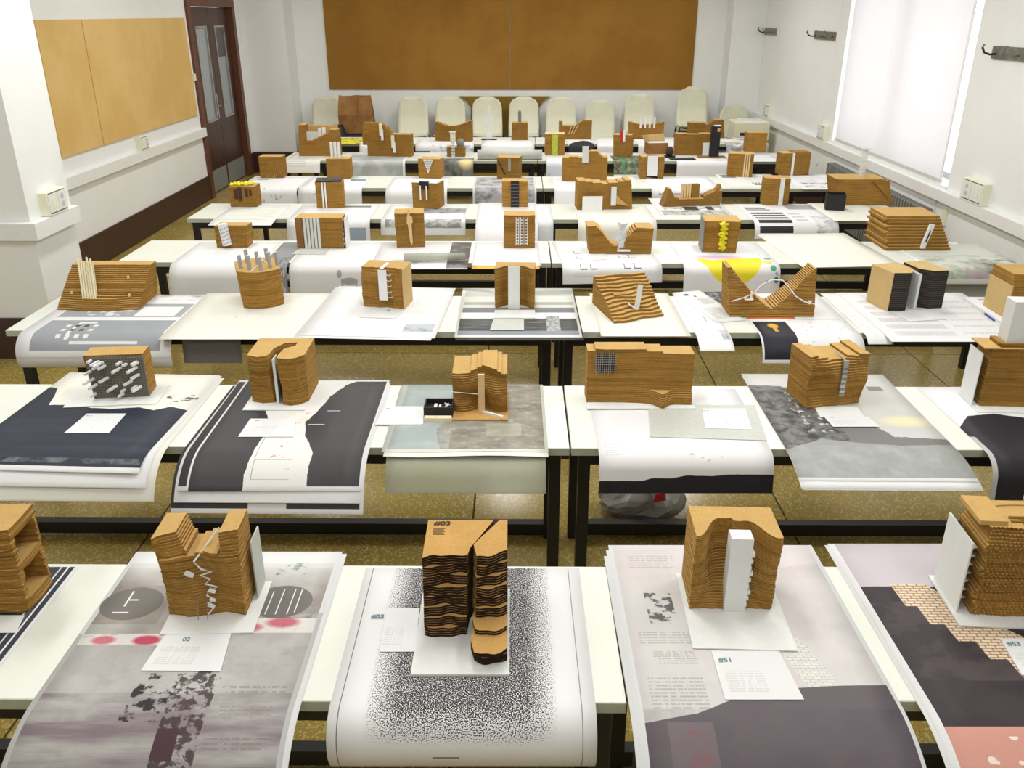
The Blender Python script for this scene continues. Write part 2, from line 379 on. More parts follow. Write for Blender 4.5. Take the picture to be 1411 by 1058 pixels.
# pin boards: every panel a piece of its own
pb = empty('pin_board', (XL + .001, 9.48, 1.07), 0, 'pale cork pin board of two panels on the wall beside the brown door', 'pin board')
for a, b in ((7.74, 8.56), (8.575, 11.22)):
    MB().box(0, .02, a - 9.48, b - 9.48, 0, 1.13, 0, .003).build('panel', M['pin_left'], pb)
bb = empty('pin_board', (-.15, YB - .001, 1.17), 0, 'wide dark brown cork pin board of two panels above the stacked chairs', 'pin board')
for a, b in ((-2.80, 0), (.004, 2.80)): MB().box(a, b, -.022, 0, 0, 1.3, 0, .003).build('panel', M['pin_back'], bb)
# double door
dr = struct(empty('door_1', (XL, (DY0 + DY1) / 2, 0)))
yc = (DY0 + DY1) / 2
fr = MB().box(-.15, .03, DY0 - yc - .09, DY0 - yc + .03, 0, DZ + .09).box(-.15, .03, DY1 - yc - .03, DY1 - yc + .09, 0, DZ + .09).box(-.15, .03, DY0 - yc + .03, DY1 - yc - .03, DZ - .03, DZ + .09).build('door_frame', M['framewood'], dr)
for s in (-1, 1):
    a, b = (DY0 - yc + .034, -.004) if s < 0 else (.004, DY1 - yc - .034)
    g0, g1 = (a + .30, b - .12) if s < 0 else (a + .22, b - .22)
    m = MB().box(-.09, -.05, a, g0, 0, DZ - .034).box(-.09, -.05, g1, b, 0, DZ - .034).box(-.09, -.05, g0, g1, 0, .93).box(-.09, -.05, g0, g1, 2.08, DZ - .034)
    leaf = m.build('door_leaf', M['darkwood'], dr)
    zz = 1.62 if s < 0 else 1.70
    pane = bx(leaf, 'pane', M['doorglass'], -.076, -.066, g0, g1, .93, zz); bx(leaf, 'pane', M['doorglass'] if s < 0 else M['doordark'], -.074, -.064, g0, g1, zz, 2.08)
    fm = MB()
    for q0, q1, z0, z1 in ((g0 - .02, g0 + .012, .91, 2.1), (g1 - .012, g1 + .02, .91, 2.1), (g0, g1, .91, .935), (g0, g1, 2.075, 2.1)): fm.box(-.062, -.044, q0, q1, z0, z1)
    fm.build('pane_trim', M['alu'], leaf)
    bx(leaf, 'kick_plate', M['midgrey'], -.05, -.046, a + .03, b - .03, .02, .30)
    if s < 0:
        h = MB().box(-.05, -.042, b - .07, b - .03, .93, 1.25).tube([(-.045, b - .05, 1.1), (.0, b - .05, 1.1), (.0, b - .16, 1.1)], .009)
        h.build('door_handle', M['alu'], leaf)
# window, blind, radiator
wn = struct(empty('window_1', (XR, (WY0 + WY1) / 2, WZ0))); wc = (WY0 + WY1) / 2
fm = MB()
for y0, y1, z0, z1 in ((WY0, WY0 + .06, WZ0, WZ1), (WY1 - .06, WY1, WZ0, WZ1), (WY0, WY1, WZ0, WZ0 + .06), (WY0, WY1, WZ1 - .06, WZ1), (wc - .04, wc + .04, WZ0, WZ1)):
    fm.box(.18, .24, y0 - wc, y1 - wc, z0 - WZ0, z1 - WZ0)
fm.build('window_frame', M['alu'], wn)
for a, b in ((WY0 + .06, wc - .04), (wc + .04, WY1 - .06)): bx(wn, 'pane', M['glass'], .2, .206, a - wc, b - wc, .06, WZ1 - WZ0 - .06)
bx(wn, 'window_sill', M['duct'], -.02, .18, WY0 - wc, WY1 - wc, -.015, .012)
bl = empty('roller_blind', (XR + .02, 0, 0), 0, 'white translucent roller blind drawn down over the bright window', 'blind')
for a, b in ((7.47, 8.985), (8.99, 10.16)): bx(bl, 'blind_fabric', M['blind'], 0, .002, a, b, .935, 2.7)
bx(bl, 'bottom_rail', M['grey'], -.008, .008, 7.47, 10.16, .915, .94)
MB().tube([(.0, 7.44, 2.7), (.0, 7.44, 2.77)], .01).tube([(.012, 7.45, 2.72), (.012, 10.18, 2.72)], .03, 10).build('roller', M['alu'], bl)
cdn = MB().tube([(-.03, 7.43, 2.7), (-.035, 7.42, 1.5), (-.03, 7.43, .62)], .004, 6).tube([(-.03, 7.4, 2.7), (-.035, 7.4, 1.5), (-.03, 7.43, .62)], .004, 6).build('pull_cord', M['white'], bl)
for y_ in (10.4, 5.35):
    o = MB().tube([(XR - .02, y_, 2.7), (XR - .07, y_, 1.2), (XR - .075, y_, .66)], .004, 6).tube([(XR - .075, y_, .67), (XR - .075, y_, .62), (XR - .075, y_, .58)], [.008, .022, .016], 8).build('blind_cord', M['white'])
    tag(o, 'white hanging blind cord with weight %s' % ('beyond the window near the back wall' if y_ > 8 else 'on the right wall before the window'), 'cord')
ra = empty('radiator', (XR - .07, 8.7, .12), 0, 'grey ribbed radiator under the window', 'radiator')
rib = MB().box(-.045, .045, -.022, .022, 0, .58, 0, .006); r0 = rib.build('rib', M['midgrey'], ra); r0.location = (0, -1.25, 0)
for k in range(1, 42): inst('rib', r0.data, ra, (0, -1.25 + k * .06, 0))
MB().tube([(0, -1.3, .06), (0, 1.28, .06)], .014).tube([(0, -1.3, .52), (0, 1.28, .52)], .014).build('pipe', M['midgrey'], ra)
# coat rails on the right wall
for (y0, y1, z, lab) in ((13.0, 13.62, 2.01, 'short metal coat rail on the right wall near the back corner'), (10.55, 11.3, 2.01, 'metal coat rail beside the window blind toward the back'),
                         (6.2, 7.0, 1.98, 'metal coat rail on the wall before the window')):
    r = empty('coat_rail', (XR, (y0 + y1) / 2, z), 0, lab, 'coat rail'); hw = (y1 - y0) / 2
    bx(r, 'rail', M['hook'], -.018, 0, -hw, hw, -.045, .045)
    for k in range(3):
        y = hw - .06 - k * (2 * hw - .12) / 2
        o = MB().tube([(-.018, y, -.01), (-.06, y, -.015), (-.105, y, 0), (-.125, y, .035), (-.115, y, .055)], .008, 8).build('hook', M['steel'] if k == 0 else M['hook'], r, True)
# wall sockets
def socket(loc, w_, h_, lab, face):     # face +1 looks to +x
    r = empty('wall_socket', loc, 0, lab, 'socket')
    s = face
    m = MB(); m.box(min(0, s * .06), max(0, s * .06), -w_ / 2, w_ / 2, 0, h_, 0, .006); m.build('body', M['cream'], r)
    for k in (-1, 1):
        p = MB().box(min(s * .06, s * .064), max(s * .06, s * .064), k * w_ / 4 - w_ / 5, k * w_ / 4 + w_ / 5, h_ * .12, h_ * .88).build('cover_plate', M['white'], r)
        if k == 1:
            for q in (.33, .67):
                MB().tube([(s * .064, k * w_ / 4, h_ * q), (s * .067, k * w_ / 4, h_ * q)], .019, 12).build('socket_well', M['grey'], p)
        else: MB().box(min(s * .064, s * .068), max(s * .064, s * .068), k * w_ / 4 - .02, k * w_ / 4 + .02, h_ * .3, h_ * .7).build('switch_key', M['cream'], p)
    for q in (.07, .9): MB().box(min(s * .06, s * .0615), max(s * .06, s * .0615), -w_ * .42, w_ * .42, h_ * q, h_ * (q + .03)).build('gap_line', M['darkhole'], r)
socket((XL, 9.42, .907), .22, .14, 'cream socket box on the cable duct beneath the pale pin board', 1)
socket((-3.26, 5.92, .977), .26, .16, 'cream socket box on the cable duct of the pillar', 1)
socket((XR, 6.78, .887), .34, .17, 'large cream socket box on the right wall before the window', -1)
socket((XR, 10.45, .887), .26, .16, 'cream socket box on the right wall just beyond the window', -1)
socket((XR, 12.9, .887), .26, .16, 'cream socket box on the right wall near the back corner', -1)
o = bx(None, 'light_switch', M['cream'], XL + .0, XL + .03, 11.25, 11.32, 1.48, 1.56, .004); tag(o, 'small cream switch on the wall beside the brown door frame', 'switch')
o = bx(None, 'wall_plate', M['cream'], XR - .015, XR, 7.2, 7.27, .6, .74, .003); tag(o, 'small cream junction plate on the right wall under the duct', 'socket')
# ceiling lamps (the room's fluorescent fittings)
for ix, x in enumerate((-2.35, -.12, 1.85)):
    for iy, y in enumerate((.6, 3.1, 5.95, 8.8, 11.7)):
        r = empty('ceiling_lamp', (x, y, ZC), 0, 'white fluorescent fitting under the ceiling', 'lamp', 'fluorescent ceiling lamps')
        MB().box(-.16, .16, -.62, .62, -.09, 0).build('housing', M['white'], r)
        bx(r, 'diffuser', M['lamp'], -.14, .14, -.6, .6, -.096, -.0905)
        ld = bpy.data.lights.new('lamp_light', 'AREA'); ld.shape = 'RECTANGLE'; ld.size = .28; ld.size_y = 1.2; ld.energy = LAMP_W * (.5 if iy == 0 else 1); ld.color = (1, .985, .94)
        lo = bpy.data.objects.new('lamp_light', ld); col.objects.link(lo); lo.parent = r; lo.location = (0, 0, -.1)

# ================================================================== tables
TZ = .75
ROWS = {1: (1.566, 2.11), 2: (2.862, 3.445), 3: (4.14, 4.745), 4: (5.465, 6.05), 5: (6.76, 7.35), 6: (8.08, 8.70), 7: (9.70, 10.30), 8: (11.05, 11.65)}
JX = {1: .262, 2: .195, 3: .20, 4: .21, 5: .21, 6: .22, 7: .2, 8: .2}
ORD = {1: 'first', 2: 'second', 3: 'third', 4: 'fourth', 5: 'fifth', 6: 'sixth', 7: 'seventh', 8: 'eighth'}
def make_table(x0, x1, y0, y1, lab):
    cx, cy_ = (x0 + x1) / 2, (y0 + y1) / 2; hx, hy = (x1 - x0) / 2, (y1 - y0) / 2
    r = empty('long_table', (cx, cy_, 0), 0, lab, 'table', 'long white tables in rows')
    tp = MB().box(-hx, hx, -hy, hy, TZ - .032, TZ, 0, .0015).build('table_top', M['top'], r)
    bx(tp, 'edge_band', M['topedge'], -hx + .001, hx - .001, -hy - .0015, -hy, TZ - .0315, TZ - .0015)
    a, b = hx - .03, hy - .02
    for sx in (-1, 1):
        for sy in (-1, 1):
            bx(r, 'leg', M['steel'], *sorted((sx * a, sx * (a - .045))), *sorted((sy * b, sy * (b - .045))), 0, TZ - .032)
    for sy in (-1, 1): bx(r, 'apron_rail', M['steel'], -a + .045, a - .045, *sorted((sy * b, sy * (b - .03))), TZ - .082, TZ - .032)
    for sx in (-1, 1):
        bx(r, 'side_rail', M['steel'], *sorted((sx * a, sx * (a - .03))), -b + .045, b - .045, TZ - .082, TZ - .032)
    bx(r, 'floor_stretcher', M['steel'], -a + .045, a - .045, b - .045, b, .02, .08)
    return r
for i in range(1, 9):
    y0, y1 = ROWS[i]
    make_table(-2.65, JX[i] - .004, y0, y1, 'long white table on black steel legs, %s row, on the door side' % ORD[i])
    make_table(JX[i] + .004, 3.12, y0 + (.012 if i == 1 else .0), y1 + .006, 'long white table on black steel legs, %s row, on the window side' % ORD[i])

# ================================================================== paper on the tables
LVR = {}     # what lies where in each row, so that sheets lie on one another
def lev(row, x0, x1, step=.0016, put=True):
    x0, x1 = min(x0, x1), max(x0, x1); L_ = LVR.setdefault(row, [])
    q = max([l for a, b, l in L_ if a < x1 and b > x0] + [0]) + step
    if put: L_.append((x0, x1, q))
    return TZ + q
def sheet(row, tlx, tly, trx, try_, length, mat, label, name='drawing_sheet', hang=None, R=.12, A=75, curl=None, nu=9, wav=.0, group=None, lift=0.0, dx=0.0, dy=0.0, z=None, tail=None):
    """a sheet lying on the table from its far edge (tl..tr) towards the viewer; past the table's edge it bends down with radius R to angle A"""
    xa, xb = P(tlx, tly, TZ + .004).x + dx, P(trx, try_, TZ + .004).x + dx
    z = lev(row, xa, xb) if z is None else z
    a, b = P(tlx, tly, z), P(trx, try_, z); a += Vector((dx, dy, 0)); b += Vector((dx, dy, 0))
    c = (a + b) / 2; wd = (b - a).length; rz = math.atan2(b.y - a.y, b.x - a.x)
    yf = min(c.y - ROWS[row][0] , 9) / max(.3, math.cos(rz))
    yf -= abs(math.sin(rz)) * wd * -.5
    prof = []; n1 = 6; s_on = min(length, yf + .004)
    for i in range(n1 + 1): prof.append((-s_on * i / n1, 0, s_on * i / n1))
    if length > s_on + 1e-4:
        rest = length - s_on; arc = R * R_(A); m = 10
        sl = min(arc, rest)
        for i in range(1, m + 1):
            t = sl / R * i / m; prof.append((-s_on - R * math.sin(t), -R * (1 - math.cos(t)), s_on + sl * i / m))
        if rest > arc:
            t = R_(A); e0 = prof[-1]; q = rest - arc
            if curl:    # curl back with radius
                rc = curl; m2 = 10; tt = q / rc
                for i in range(1, m2 + 1):
                    f = tt * i / m2
                    prof.append((e0[0] - rc * (math.sin(t + f) - math.sin(t)), e0[1] - rc * (math.cos(t) - math.cos(t + f)), e0[2] + q * i / m2))
            else:
                for i in range(1, 4): prof.append((e0[0] - math.cos(t) * q * i / 3, e0[1] - math.sin(t) * q * i / 3, e0[2] + q * i / 3))
    vs, uv = [], []; np_ = len(prof); th = .0007
    ph = 1.3 + row
    for side in (0, 1):
        for (y, zz, s_) in prof:
            over = max(0, s_ - s_on)
            for k in range(nu):
                u = k / (nu - 1)
                wv = wav * min(1, over / .1) * math.sin(u * 7 + ph) + lift * max(0, abs(u - .5) * 2 - .6) ** 2 * (1 if s_ < .05 else max(0, 1 - s_ / .2))
                vs.append(((u - .5) * wd, y, zz + wv - side * th)); uv.append((u, 1 - s_ / length))
    fs = []; N = np_ * nu
    for i in range(np_ - 1):
        for k in range(nu - 1):
            q = i * nu + k; fs.append((q, q + nu, q + nu + 1, q + 1)); fs.append((N + q, N + q + 1, N + q + nu + 1, N + q + nu))
    for i in range(np_ - 1):
        q = i * nu; fs.append((q, N + q, N + q + nu, q + nu)); q += nu - 1; fs.append((q, q + nu, N + q + nu, N + q))
    for k in range(nu - 1):
        fs.append((k, k + 1, N + k + 1, N + k)); q = (np_ - 1) * nu + k; fs.append((q, N + q, N + q + 1, q + 1))
    o = mobj(name, vs, fs, mat, None, None, True, uv); o.location = c; o.rotation_euler = (0, 0, rz)
    return tag(o, label, 'paper', group)
def card(row, pts, mat, label, name='paper_card', th=.0012, z=None, cat='card'):
    """a small card given by its corners in the photograph, lying flat: back-left, back-right, front-right, front-left"""
    xs_ = [P(x, y, TZ + .004).x for x, y in pts]
    z = lev(row, min(xs_), max(xs_)) if z is None else z
    ps = [P(x, y, z) for x, y in pts]; c = sum(ps, Vector()) / len(ps)
    n = len(ps); vs = [(p - c) for p in ps] + [(p - c) + Vector((0, 0, th)) for p in ps]
    fs = [tuple(range(n)), tuple(range(2 * n - 1, n - 1, -1))] + [(i, n + i, n + (i + 1) % n, (i + 1) % n) for i in range(n)]
    xs = [v.x for v in vs]; ys = [v.y for v in vs]
    uv = [((v.x - min(xs)) / (max(xs) - min(xs)), (v.y - min(ys)) / (max(ys) - min(ys))) for v in vs]
    o = mobj(name, vs, fs, mat, None, None, False, uv); o.location = c; fixnormals(o)
    return tag(o, label, cat)
def text(parent, s, loc, size, mat, rot=(0, 0, 0), name='printed_number', bold=.0):
    cu = bpy.data.curves.new('t', 'FONT'); cu.body = s; cu.size = size; cu.extrude = .0002; cu.offset = bold; cu.resolution_u = 3
    to = bpy.data.objects.new('t', cu); col.objects.link(to); dg = bpy.context.evaluated_depsgraph_get(); dg.update()
    me = bpy.data.meshes.new_from_object(to.evaluated_get(dg)); bpy.data.objects.remove(to); me.materials.clear(); me.materials.append(mat)
    o = inst(name, me, parent, loc, rot); return o

# ================================================================== layered models
def smooth(t): t = max(0, min(1, t)); return t * t * (3 - 2 * t)
def wob(seed, k, x):
    return .5 * math.sin(x * 5.1 + k * .23 + seed) + .3 * math.sin(x * 11.3 - k * .41 + seed * 2.1) + .2 * math.sin(x * 23 + k * .9 + seed * 3.3)
GRP = 'layered cardboard terrain models'
MODELS = {}
def mk(row, px, n, label, front=None, top=None, left=None, right=None, polys=None, jit=.004, g=.0009, mats=None, join=False, nx=22, name='terrain_model', dims=None, z0=None, board=None, rough=0, backf=None):
    """px = front-left x,y, front-right x,y on the table, y of the front top edge, y of the far top edge; n layers stacked up"""
    z = lev(row, P(px[0], px[1]).x + .02, P(px[2], px[3]).x - .02, .0012, False) if z0 is None else z0
    if board: z += board[4]
    a, b = P(px[0], px[1], z), P(px[2], px[3], z); c = (a + b) / 2; W = (b - a).length; rz = math.atan2(b.y - a.y, b.x - a.x)
    q = onY((px[0] + px[2]) / 2, px[4], c.y); H = q.z - z
    back = P((px[0] + px[2]) / 2, px[5], z + H); D = back.y - c.y
    if dims: W, D, H = [d if d else e for d, e in zip(dims, (W, D, H))]
    r = empty(name, c, rz, label, 'model', GRP); r['W'] = W; r['D'] = D; r['H'] = H
    seed = random.uniform(0, 20); ml = mats or (M['lay'], M['edge']); t = H / n
    joint = MB()
    for k in range(n):
        zf = (k + .5) / n; z0_, z1_ = k * t, (k + 1) * t
        le = left(zf) if left else -1; ri = right(zf) if right else 1
        loops = []
        if polys: loops = [(p, None) for p in polys(zf, k, W, D)]
        else:
            xs = [le + (ri - le) * i / nx for i in range(nx + 1)]
            ok = [(top(x) >= zf - 1e-6) if top else True for x in xs]
            i = 0
            while i <= nx:
                if not ok[i]: i += 1; continue
                j = i
                while j < nx and ok[j + 1]: j += 1
                if j > i:
                    seg = xs[i:j + 1]; fp, bp = [], []
                    def cross(a_, b_):
                        for _ in range(12):
                            m_ = (a_ + b_) / 2
                            if top(m_) >= zf: b_ = m_
                            else: a_ = m_
                        return b_
                    if i > 0:
                        c_ = cross(xs[i - 1], xs[i])
                        if abs(c_ - seg[0]) > .004: seg = [c_] + seg
                    if j < nx:
                        c_ = cross(xs[j + 1], xs[j])
                        if abs(c_ - seg[-1]) > .004: seg = seg + [c_]
                    for x in seg:
                        y = (front(x, zf) * D if front else 0) + jit * wob(seed, k, x) + random.uniform(-1, 1) * rough
                        yb = (backf(x, zf) if backf else 1) * D
                        fp.append((x * W / 2, min(y, yb - .004))); bp.append((x * W / 2, yb))
                    jx = random.uniform(-.0012, .0012)
                    fp[0] = (fp[0][0] + jx, fp[0][1]); fp[-1] = (fp[-1][0] + jx, fp[-1][1])
                    if not backf: bp = [bp[0], bp[-1]]
                    loops.append((fp + bp[::-1], len(fp)))
                i = j + 1
        for lp, nf in loops:
            m = len(lp); cxm = sum(p[0] for p in lp) / m; cym = sum(p[1] for p in lp) / m
            def ins(i, p):
                if nf and i < nf and 0 < i < nf - 1: return (p[0], p[1] + g)
                return (p[0] + (g if p[0] < cxm else -g), p[1] + (g if p[1] < cym else -g))
            r0 = [ins(i, p) for i, p in enumerate(lp)]; zz = (z0_, z0_ + .28 * t, z1_)
            mb = joint if join else MB(); base = len(mb.v)
            for ring, h in ((r0, zz[0]), (lp, zz[1]), (lp, zz[2])): mb.v += [(p[0], p[1], h) for p in ring]
            mb.f += [tuple(base + i for i in range(m))[::-1], tuple(base + 2 * m + i for i in range(m))]; mb.m += [0, 0]
            for rr in (0, 1):
                for i in range(m):
                    a_, b_ = base + rr * m + i, base + rr * m + (i + 1) % m
                    mb.f.append((a_, b_, b_ + m, a_ + m)); mb.m.append(1)
            if not join: mb.build('layer', list(ml), r)
    if join: joint.build('layers', list(ml), r)['kind'] = 'stuff'
    if board:   # x margins, y margins in metres: left, right, front, back, thickness
        l_, r2, f_, b_, th = board[:5]
        bx(r, 'base_board', board[5] if len(board) > 5 else M['whiteb'], -W / 2 - l_, W / 2 + r2, -f_, D + b_, -th, -.0005)
    return r
def dm(r): return r['W'], r['D'], r['H']

# ================================================================== first row
G1 = L(150, 146, 144); RED = L(190, 40, 80); DK = L(52, 46, 52)
S = M
S['navyframe'] = paper('navy_print_white_frames', [('rect', 0, 0, .985, 1, L(40, 46, 58)), ('noise', 14, .5, .75, L(120, 124, 132), .6, (.0, .0, .95, .8)), ('rect', .955, 0, .963, 1, WHITE), ('rect', .925, 0, .932, 1, WHITE, .8)])
sheet(1, -210, 781, 108, 781, .75, S['navyframe'], 'dark navy printed sheet with thin white border lines', R=.3, A=60)
S['clouds'] = paper('clouds_and_circles_print', [
    ('rect', .02, .015, .98, .93, L(184, 180, 178)), ('noise', 5, .35, .7, L(126, 116, 112), .85, (.02, .015, .98, .9)), ('fade', .80, .97, WHITE, 1),
    ('below', [(0, .56), (.2, .53), (.5, .55), (.7, .62), (1, .66)], L(178, 178, 178), .7, .02), ('streak', 9, .38, .62, L(112, 92, 104), .8, (.02, .04, .98, .30)), ('noise', 12, .5, .7, L(140, 134, 136), .5, (.02, .05, .98, .5)),
    ('noise', 4, .45, .7, L(206, 208, 206), .6, (.02, .2, .98, .6)),
    ('rect', .02, .6, .3, .8, L(140, 126, 110), .35),
    ('noise', 7, .36, .44, L(228, 224, 224), .9, (.02, .505, .56, .555)), ('noise', 7, .36, .44, L(228, 224, 224), .9, (.6, .56, .98, .63)), ('noise', 16, .5, .56, L(120, 112, 110), .7, (.82, .63, .98, .7)),
    ('ell', .12, .525, .05, .02, RED, .8, .5), ('ell', .3, .525, .06, .022, RED, .95, .4), ('ell', .48, .52, .05, .02, RED, .8, .5), ('ell', .7, .585, .06, .022, RED, .8, .5), ('ell', .84, .61, .07, .025, RED, .8, .5),
    ('ell', .14, .705, .135, .085, L(120, 116, 112)), ('ell', .80, .715, .135, .085, L(112, 110, 106)),
    ('rect', .11, .69, .118, .77, WHITE), ('rect', .08, .655, .15, .662, WHITE), ('rect', .118, .72, .16, .727, WHITE),
    ('rect', .745, .65, .75, .77, WHITE), ('rect', .79, .65, .795, .78, WHITE), ('rect', .84, .65, .845, .78, WHITE), ('rect', .87, .66, .875, .78, WHITE),
    ('noise', 38, .47, .53, L(58, 44, 48), .9, (.52, .04, .68, .4)), ('noise', 26, .52, .58, L(40, 36, 38), 1, (.36, .2, .52, .38)), ('rect', .52, .09, .6, .18, L(72, 48, 56)),
    ('noise', 9, .4, .55, L(150, 30, 60), .8, (.03, .018, .97, .05)), ('noise', 20, .5, .6, L(60, 130, 80), .8, (.72, .86, .86, .93)),
    ('lines', .7, .12, .95, .16, 3, L(120, 116, 116), .5), ('lines', .7, .3, .95, .34, 2, L(120, 116, 116), .5), ('lines', .72, .22, .92, .26, 3, L(130, 126, 126), .5)])
sheet(1, 196, 763, 478, 763, .841, M['paper'], 'plain white sheet beneath the drawing with two grey circles', R=.3, A=62)
sheet(1, 188, 760, 472, 760, .841, S['clouds'], 'grey cloud drawing with two grey circles, red shapes and a tumbling collage', R=.3, A=62)
S['specks'] = paper('black_speckle_print', [('speck', 330, .2, L(40, 40, 44), (.13, .2, .86, 1.2), .12), ('rect', .035, 0, .039, 1, L(120, 120, 120)), ('rect', .945, 0, .949, 1, L(150, 150, 150)), ('rect', .39, .155, .49, .162, L(90, 60, 60), .8)])
sheet(1, 504, 783, 798, 783, .80, S['specks'], 'white sheet with a black speckled square print curling over the table edge', R=.075, A=80, curl=.10)
S['cliff51'] = paper('pale_cliff_print', [('rect', .02, .02, .98, .985, L(214, 210, 212)), ('noise', 7, .4, .7, L(190, 188, 190), .7, (.02, .02, .98, .97)),
    ('noise', 9, .5, .65, L(216, 190, 196), .8, (.02, .8, .98, .97)), ('above', [(0, .8), (.3, .83), (.7, .84), (1, .9)], L(222, 214, 218), .6),
    ('rect', .03, .0, .27, .97, L(205, 202, 202), .5), ('lines', .08, .86, .3, .94, 6, L(170, 164, 168), .6), ('noise', 30, .5, .55, L(70, 66, 72), .9, (.12, .56, .24, .72)),
    ('lines', .06, .47, .28, .53, 5, L(150, 148, 148), .55), ('lines', .1, .38, .28, .44, 6, L(150, 148, 148), .55), ('lines', .06, .2, .28, .33, 9, L(146, 144, 144), .55),
    ('bricks', 26, L(226, 224, 222), L(216, 214, 212), L(188, 186, 184), [(0, .0), (.52, .0), (.55, .62), (.62, .66), (.75, .45), (.8, .3), (.81, 0), (1, 0)], [(0, 1), (.5, .7), (.62, .45), (.7, .22), (.8, .3), (1, 1)]),
    ('below', [(0, .15), (.22, .185), (.36, .235), (.52, .25), (.6, .28), (1, .295)], L(98, 90, 98), 1, .008, 8), ('noise', 6, .4, .7, L(78, 70, 80), .6, (0, 0, 1, .2)),
    ('rect', 0, 0, .018, 1, WHITE), ('rect', .985, 0, 1, 1, WHITE), ('rect', .1, .0, .27, .155, L(112, 102, 108)), ('noise', 12, .45, .55, L(136, 84, 92), .7, (.12, .02, .25, .13))])
for k in (2, 1): sheet(1, 838 - 3 * k, 750 + 8 * k, 1112 - 3 * k, 750 + 8 * k, .841, M['paper'], 'plain white sheet, %s beneath the pale cliff drawing' % ('directly' if k == 1 else 'second'), R=.34, A=55)
sheet(1, 838, 751, 1118, 751, .841, S['cliff51'], 'pale grey cliff drawing with small lettering and dark purple sea', R=.34, A=55)
S['brick53'] = paper('dark_cloud_brick_print', [('rect', .03, 0, 1, 1, L(196, 190, 198)), ('noise', 3, .4, .7, L(176, 172, 180), .6, (.03, .6, 1, 1)),
    ('below', [(0, .745), (.25, .745), (.6, .735), (1, .72)], L(56, 48, 54), 1, .004), ('noise', 8, .45, .7, L(110, 98, 100), .7, (.03, .3, 1, .66)), ('noise', 8, .5, .75, L(30, 25, 30), .8, (.03, .1, 1, .74)),
    ('bricks', 22, L(232, 214, 190), L(222, 200, 172), L(140, 108, 84), [(0, 0), (.155, 0), (.16, .76), (.3, .76), (.5, .52), (.9, .2), (1, .1)], [(0, 1), (.155, 1), (.16, .75), (.165, .64), (.21, .64), (.215, .55), (.27, .55), (.275, .47), (.34, .47), (.345, .39), (.41, .39), (.415, .31), (.5, .31), (.505, .2), (1, .1)]),
    ('rect', .03, 0, 1, .13, L(206, 150, 138)), ('voro', 34, .3, L(240, 226, 222), .9, (.1, .01, 1, .1)), ('rect', 0, 0, .03, 1, WHITE)])
sheet(1, 1136, 751, 1442, 751, .841, M['paper'], 'plain white sheet beneath the dark drawing with a brick staircase', R=.36, A=58)
sheet(1, 1140, 749, 1448, 749, .841, S['brick53'], 'dark cloudy drawing with a diagonal pale brick staircase', R=.36, A=58)

def caves(zf, k, W, D):
    w = W / 2; j = lambda: random.uniform(-.004, .004)
    base = [(-w, j()), (-w * .3, .012 + j()), (w * .2, j() + .004), (w * .8, .004 + j()), (w + j(), .01)]
    if .12 < zf < .46 or .55 < zf < .88:
        f = (zf - .12) / .34 if zf < .5 else (zf - .55) / .33
        dep = .55 * math.sin(math.pi * min(1, max(0, f))) ** .5 * W
        return [base + [(w + j(), D * (.18 + .06 * f)), (w - dep * .7 + j(), D * (.3 + .05 * f)), (w - dep, D * .55), (w - dep * .8, D * .85), (w + j(), D * (.93 - .05 * f)), (w, D), (-w, D)]]
    return [base + [(w + .004 + j(), D * .5 + j()), (w + j(), D), (-w, D)]]
r = mk(1, (-78, 846, 38, 846, 733, 694), 30, 'brown layered block with two cave openings in its side', polys=caves, name='cave_model')
card(1, [(-60, 848), (34, 848), (22, 872), (-80, 872)], M['white'], 'plain white card in front of the cave model')

def f2(x, z):
    v = .10 + .07 * math.sin(x * 4 + z * 3) - .10 * (1 - z) ** 2
    if z > .70 and -1 <= x < -.4: v += .06 + .5 * (z - .70) * (x + 1)
    if z > .74 and x > .5: v += .2 * (z - .7)
    return v
r = mk(1, (233, 848, 340, 846, 738, 702), 30, 'layered canyon block with two towers and a thin white zigzag stair', front=f2, top=lambda x: (.97 - .22 * smooth((x + .62) / .24) if x < -.36 else (.74 + .03 * math.sin(x * 6) if x < .55 else 1.0)),
       nx=40, left=lambda z: -1.0 - .1 * smooth((z - .5) * 2), right=lambda z: 1.0, name='canyon_model', board=(.0, .035, .075, .02, .004))
W, D, H = dm(r)
zz = [(.03, .93), (-.02, .82), (-.005, .7), (.02, .655), (-.01, .6), (.015, .54), (0, .47), (.03, .42), (.005, .36), (.0, .3), (.02, .24), (.0, .19), (.015, .12), (.0, .04)]
ft = lambda z: (f2(0, z)) * D
st = [(.04, D * .6, H * .9)] + [(x + .005, ft(z) - .012, H * z * .8 - .002 + .004) for x, z in zz[1:]]
MB().tube(st, .0028, 5).build('zigzag_stair', M['white'], r)
for q, (x, z, s_) in enumerate(((-.035, .5, .016), (.02, .3, .012), (.015, .13, .012), (.02, .2, .010))):
    y = ft(z) - .013
    MB().prism([(x - s_, z * H), (x - s_ * .2, z * H + s_ * .9), (x + s_, z * H + s_ * .2), (x + s_ * .6, z * H - s_ * .6)], y, y + .002).build('paper_sail', M['white'], r)
for x in (-.02, .005): MB().tube([(x, ft(0) - .02, 0), (x + .004, ft(.1) - .012, H * .25)], .0012, 5).build('thin_stilt', M['midgrey'], r)
bx(r, 'grey_panel', M['grey'], W / 2 + .012, W / 2 + .016, D * .55, D * 1.2, 0, H * .72)
c = card(1, [(232, 868), (320, 868), (304, 925), (194, 924)], M['cardnum'], 'white card numbered 02 in front of the canyon model')
text(c, '02', (-.035, .032, .0014), .02, M['tealink'], bold=.0006)

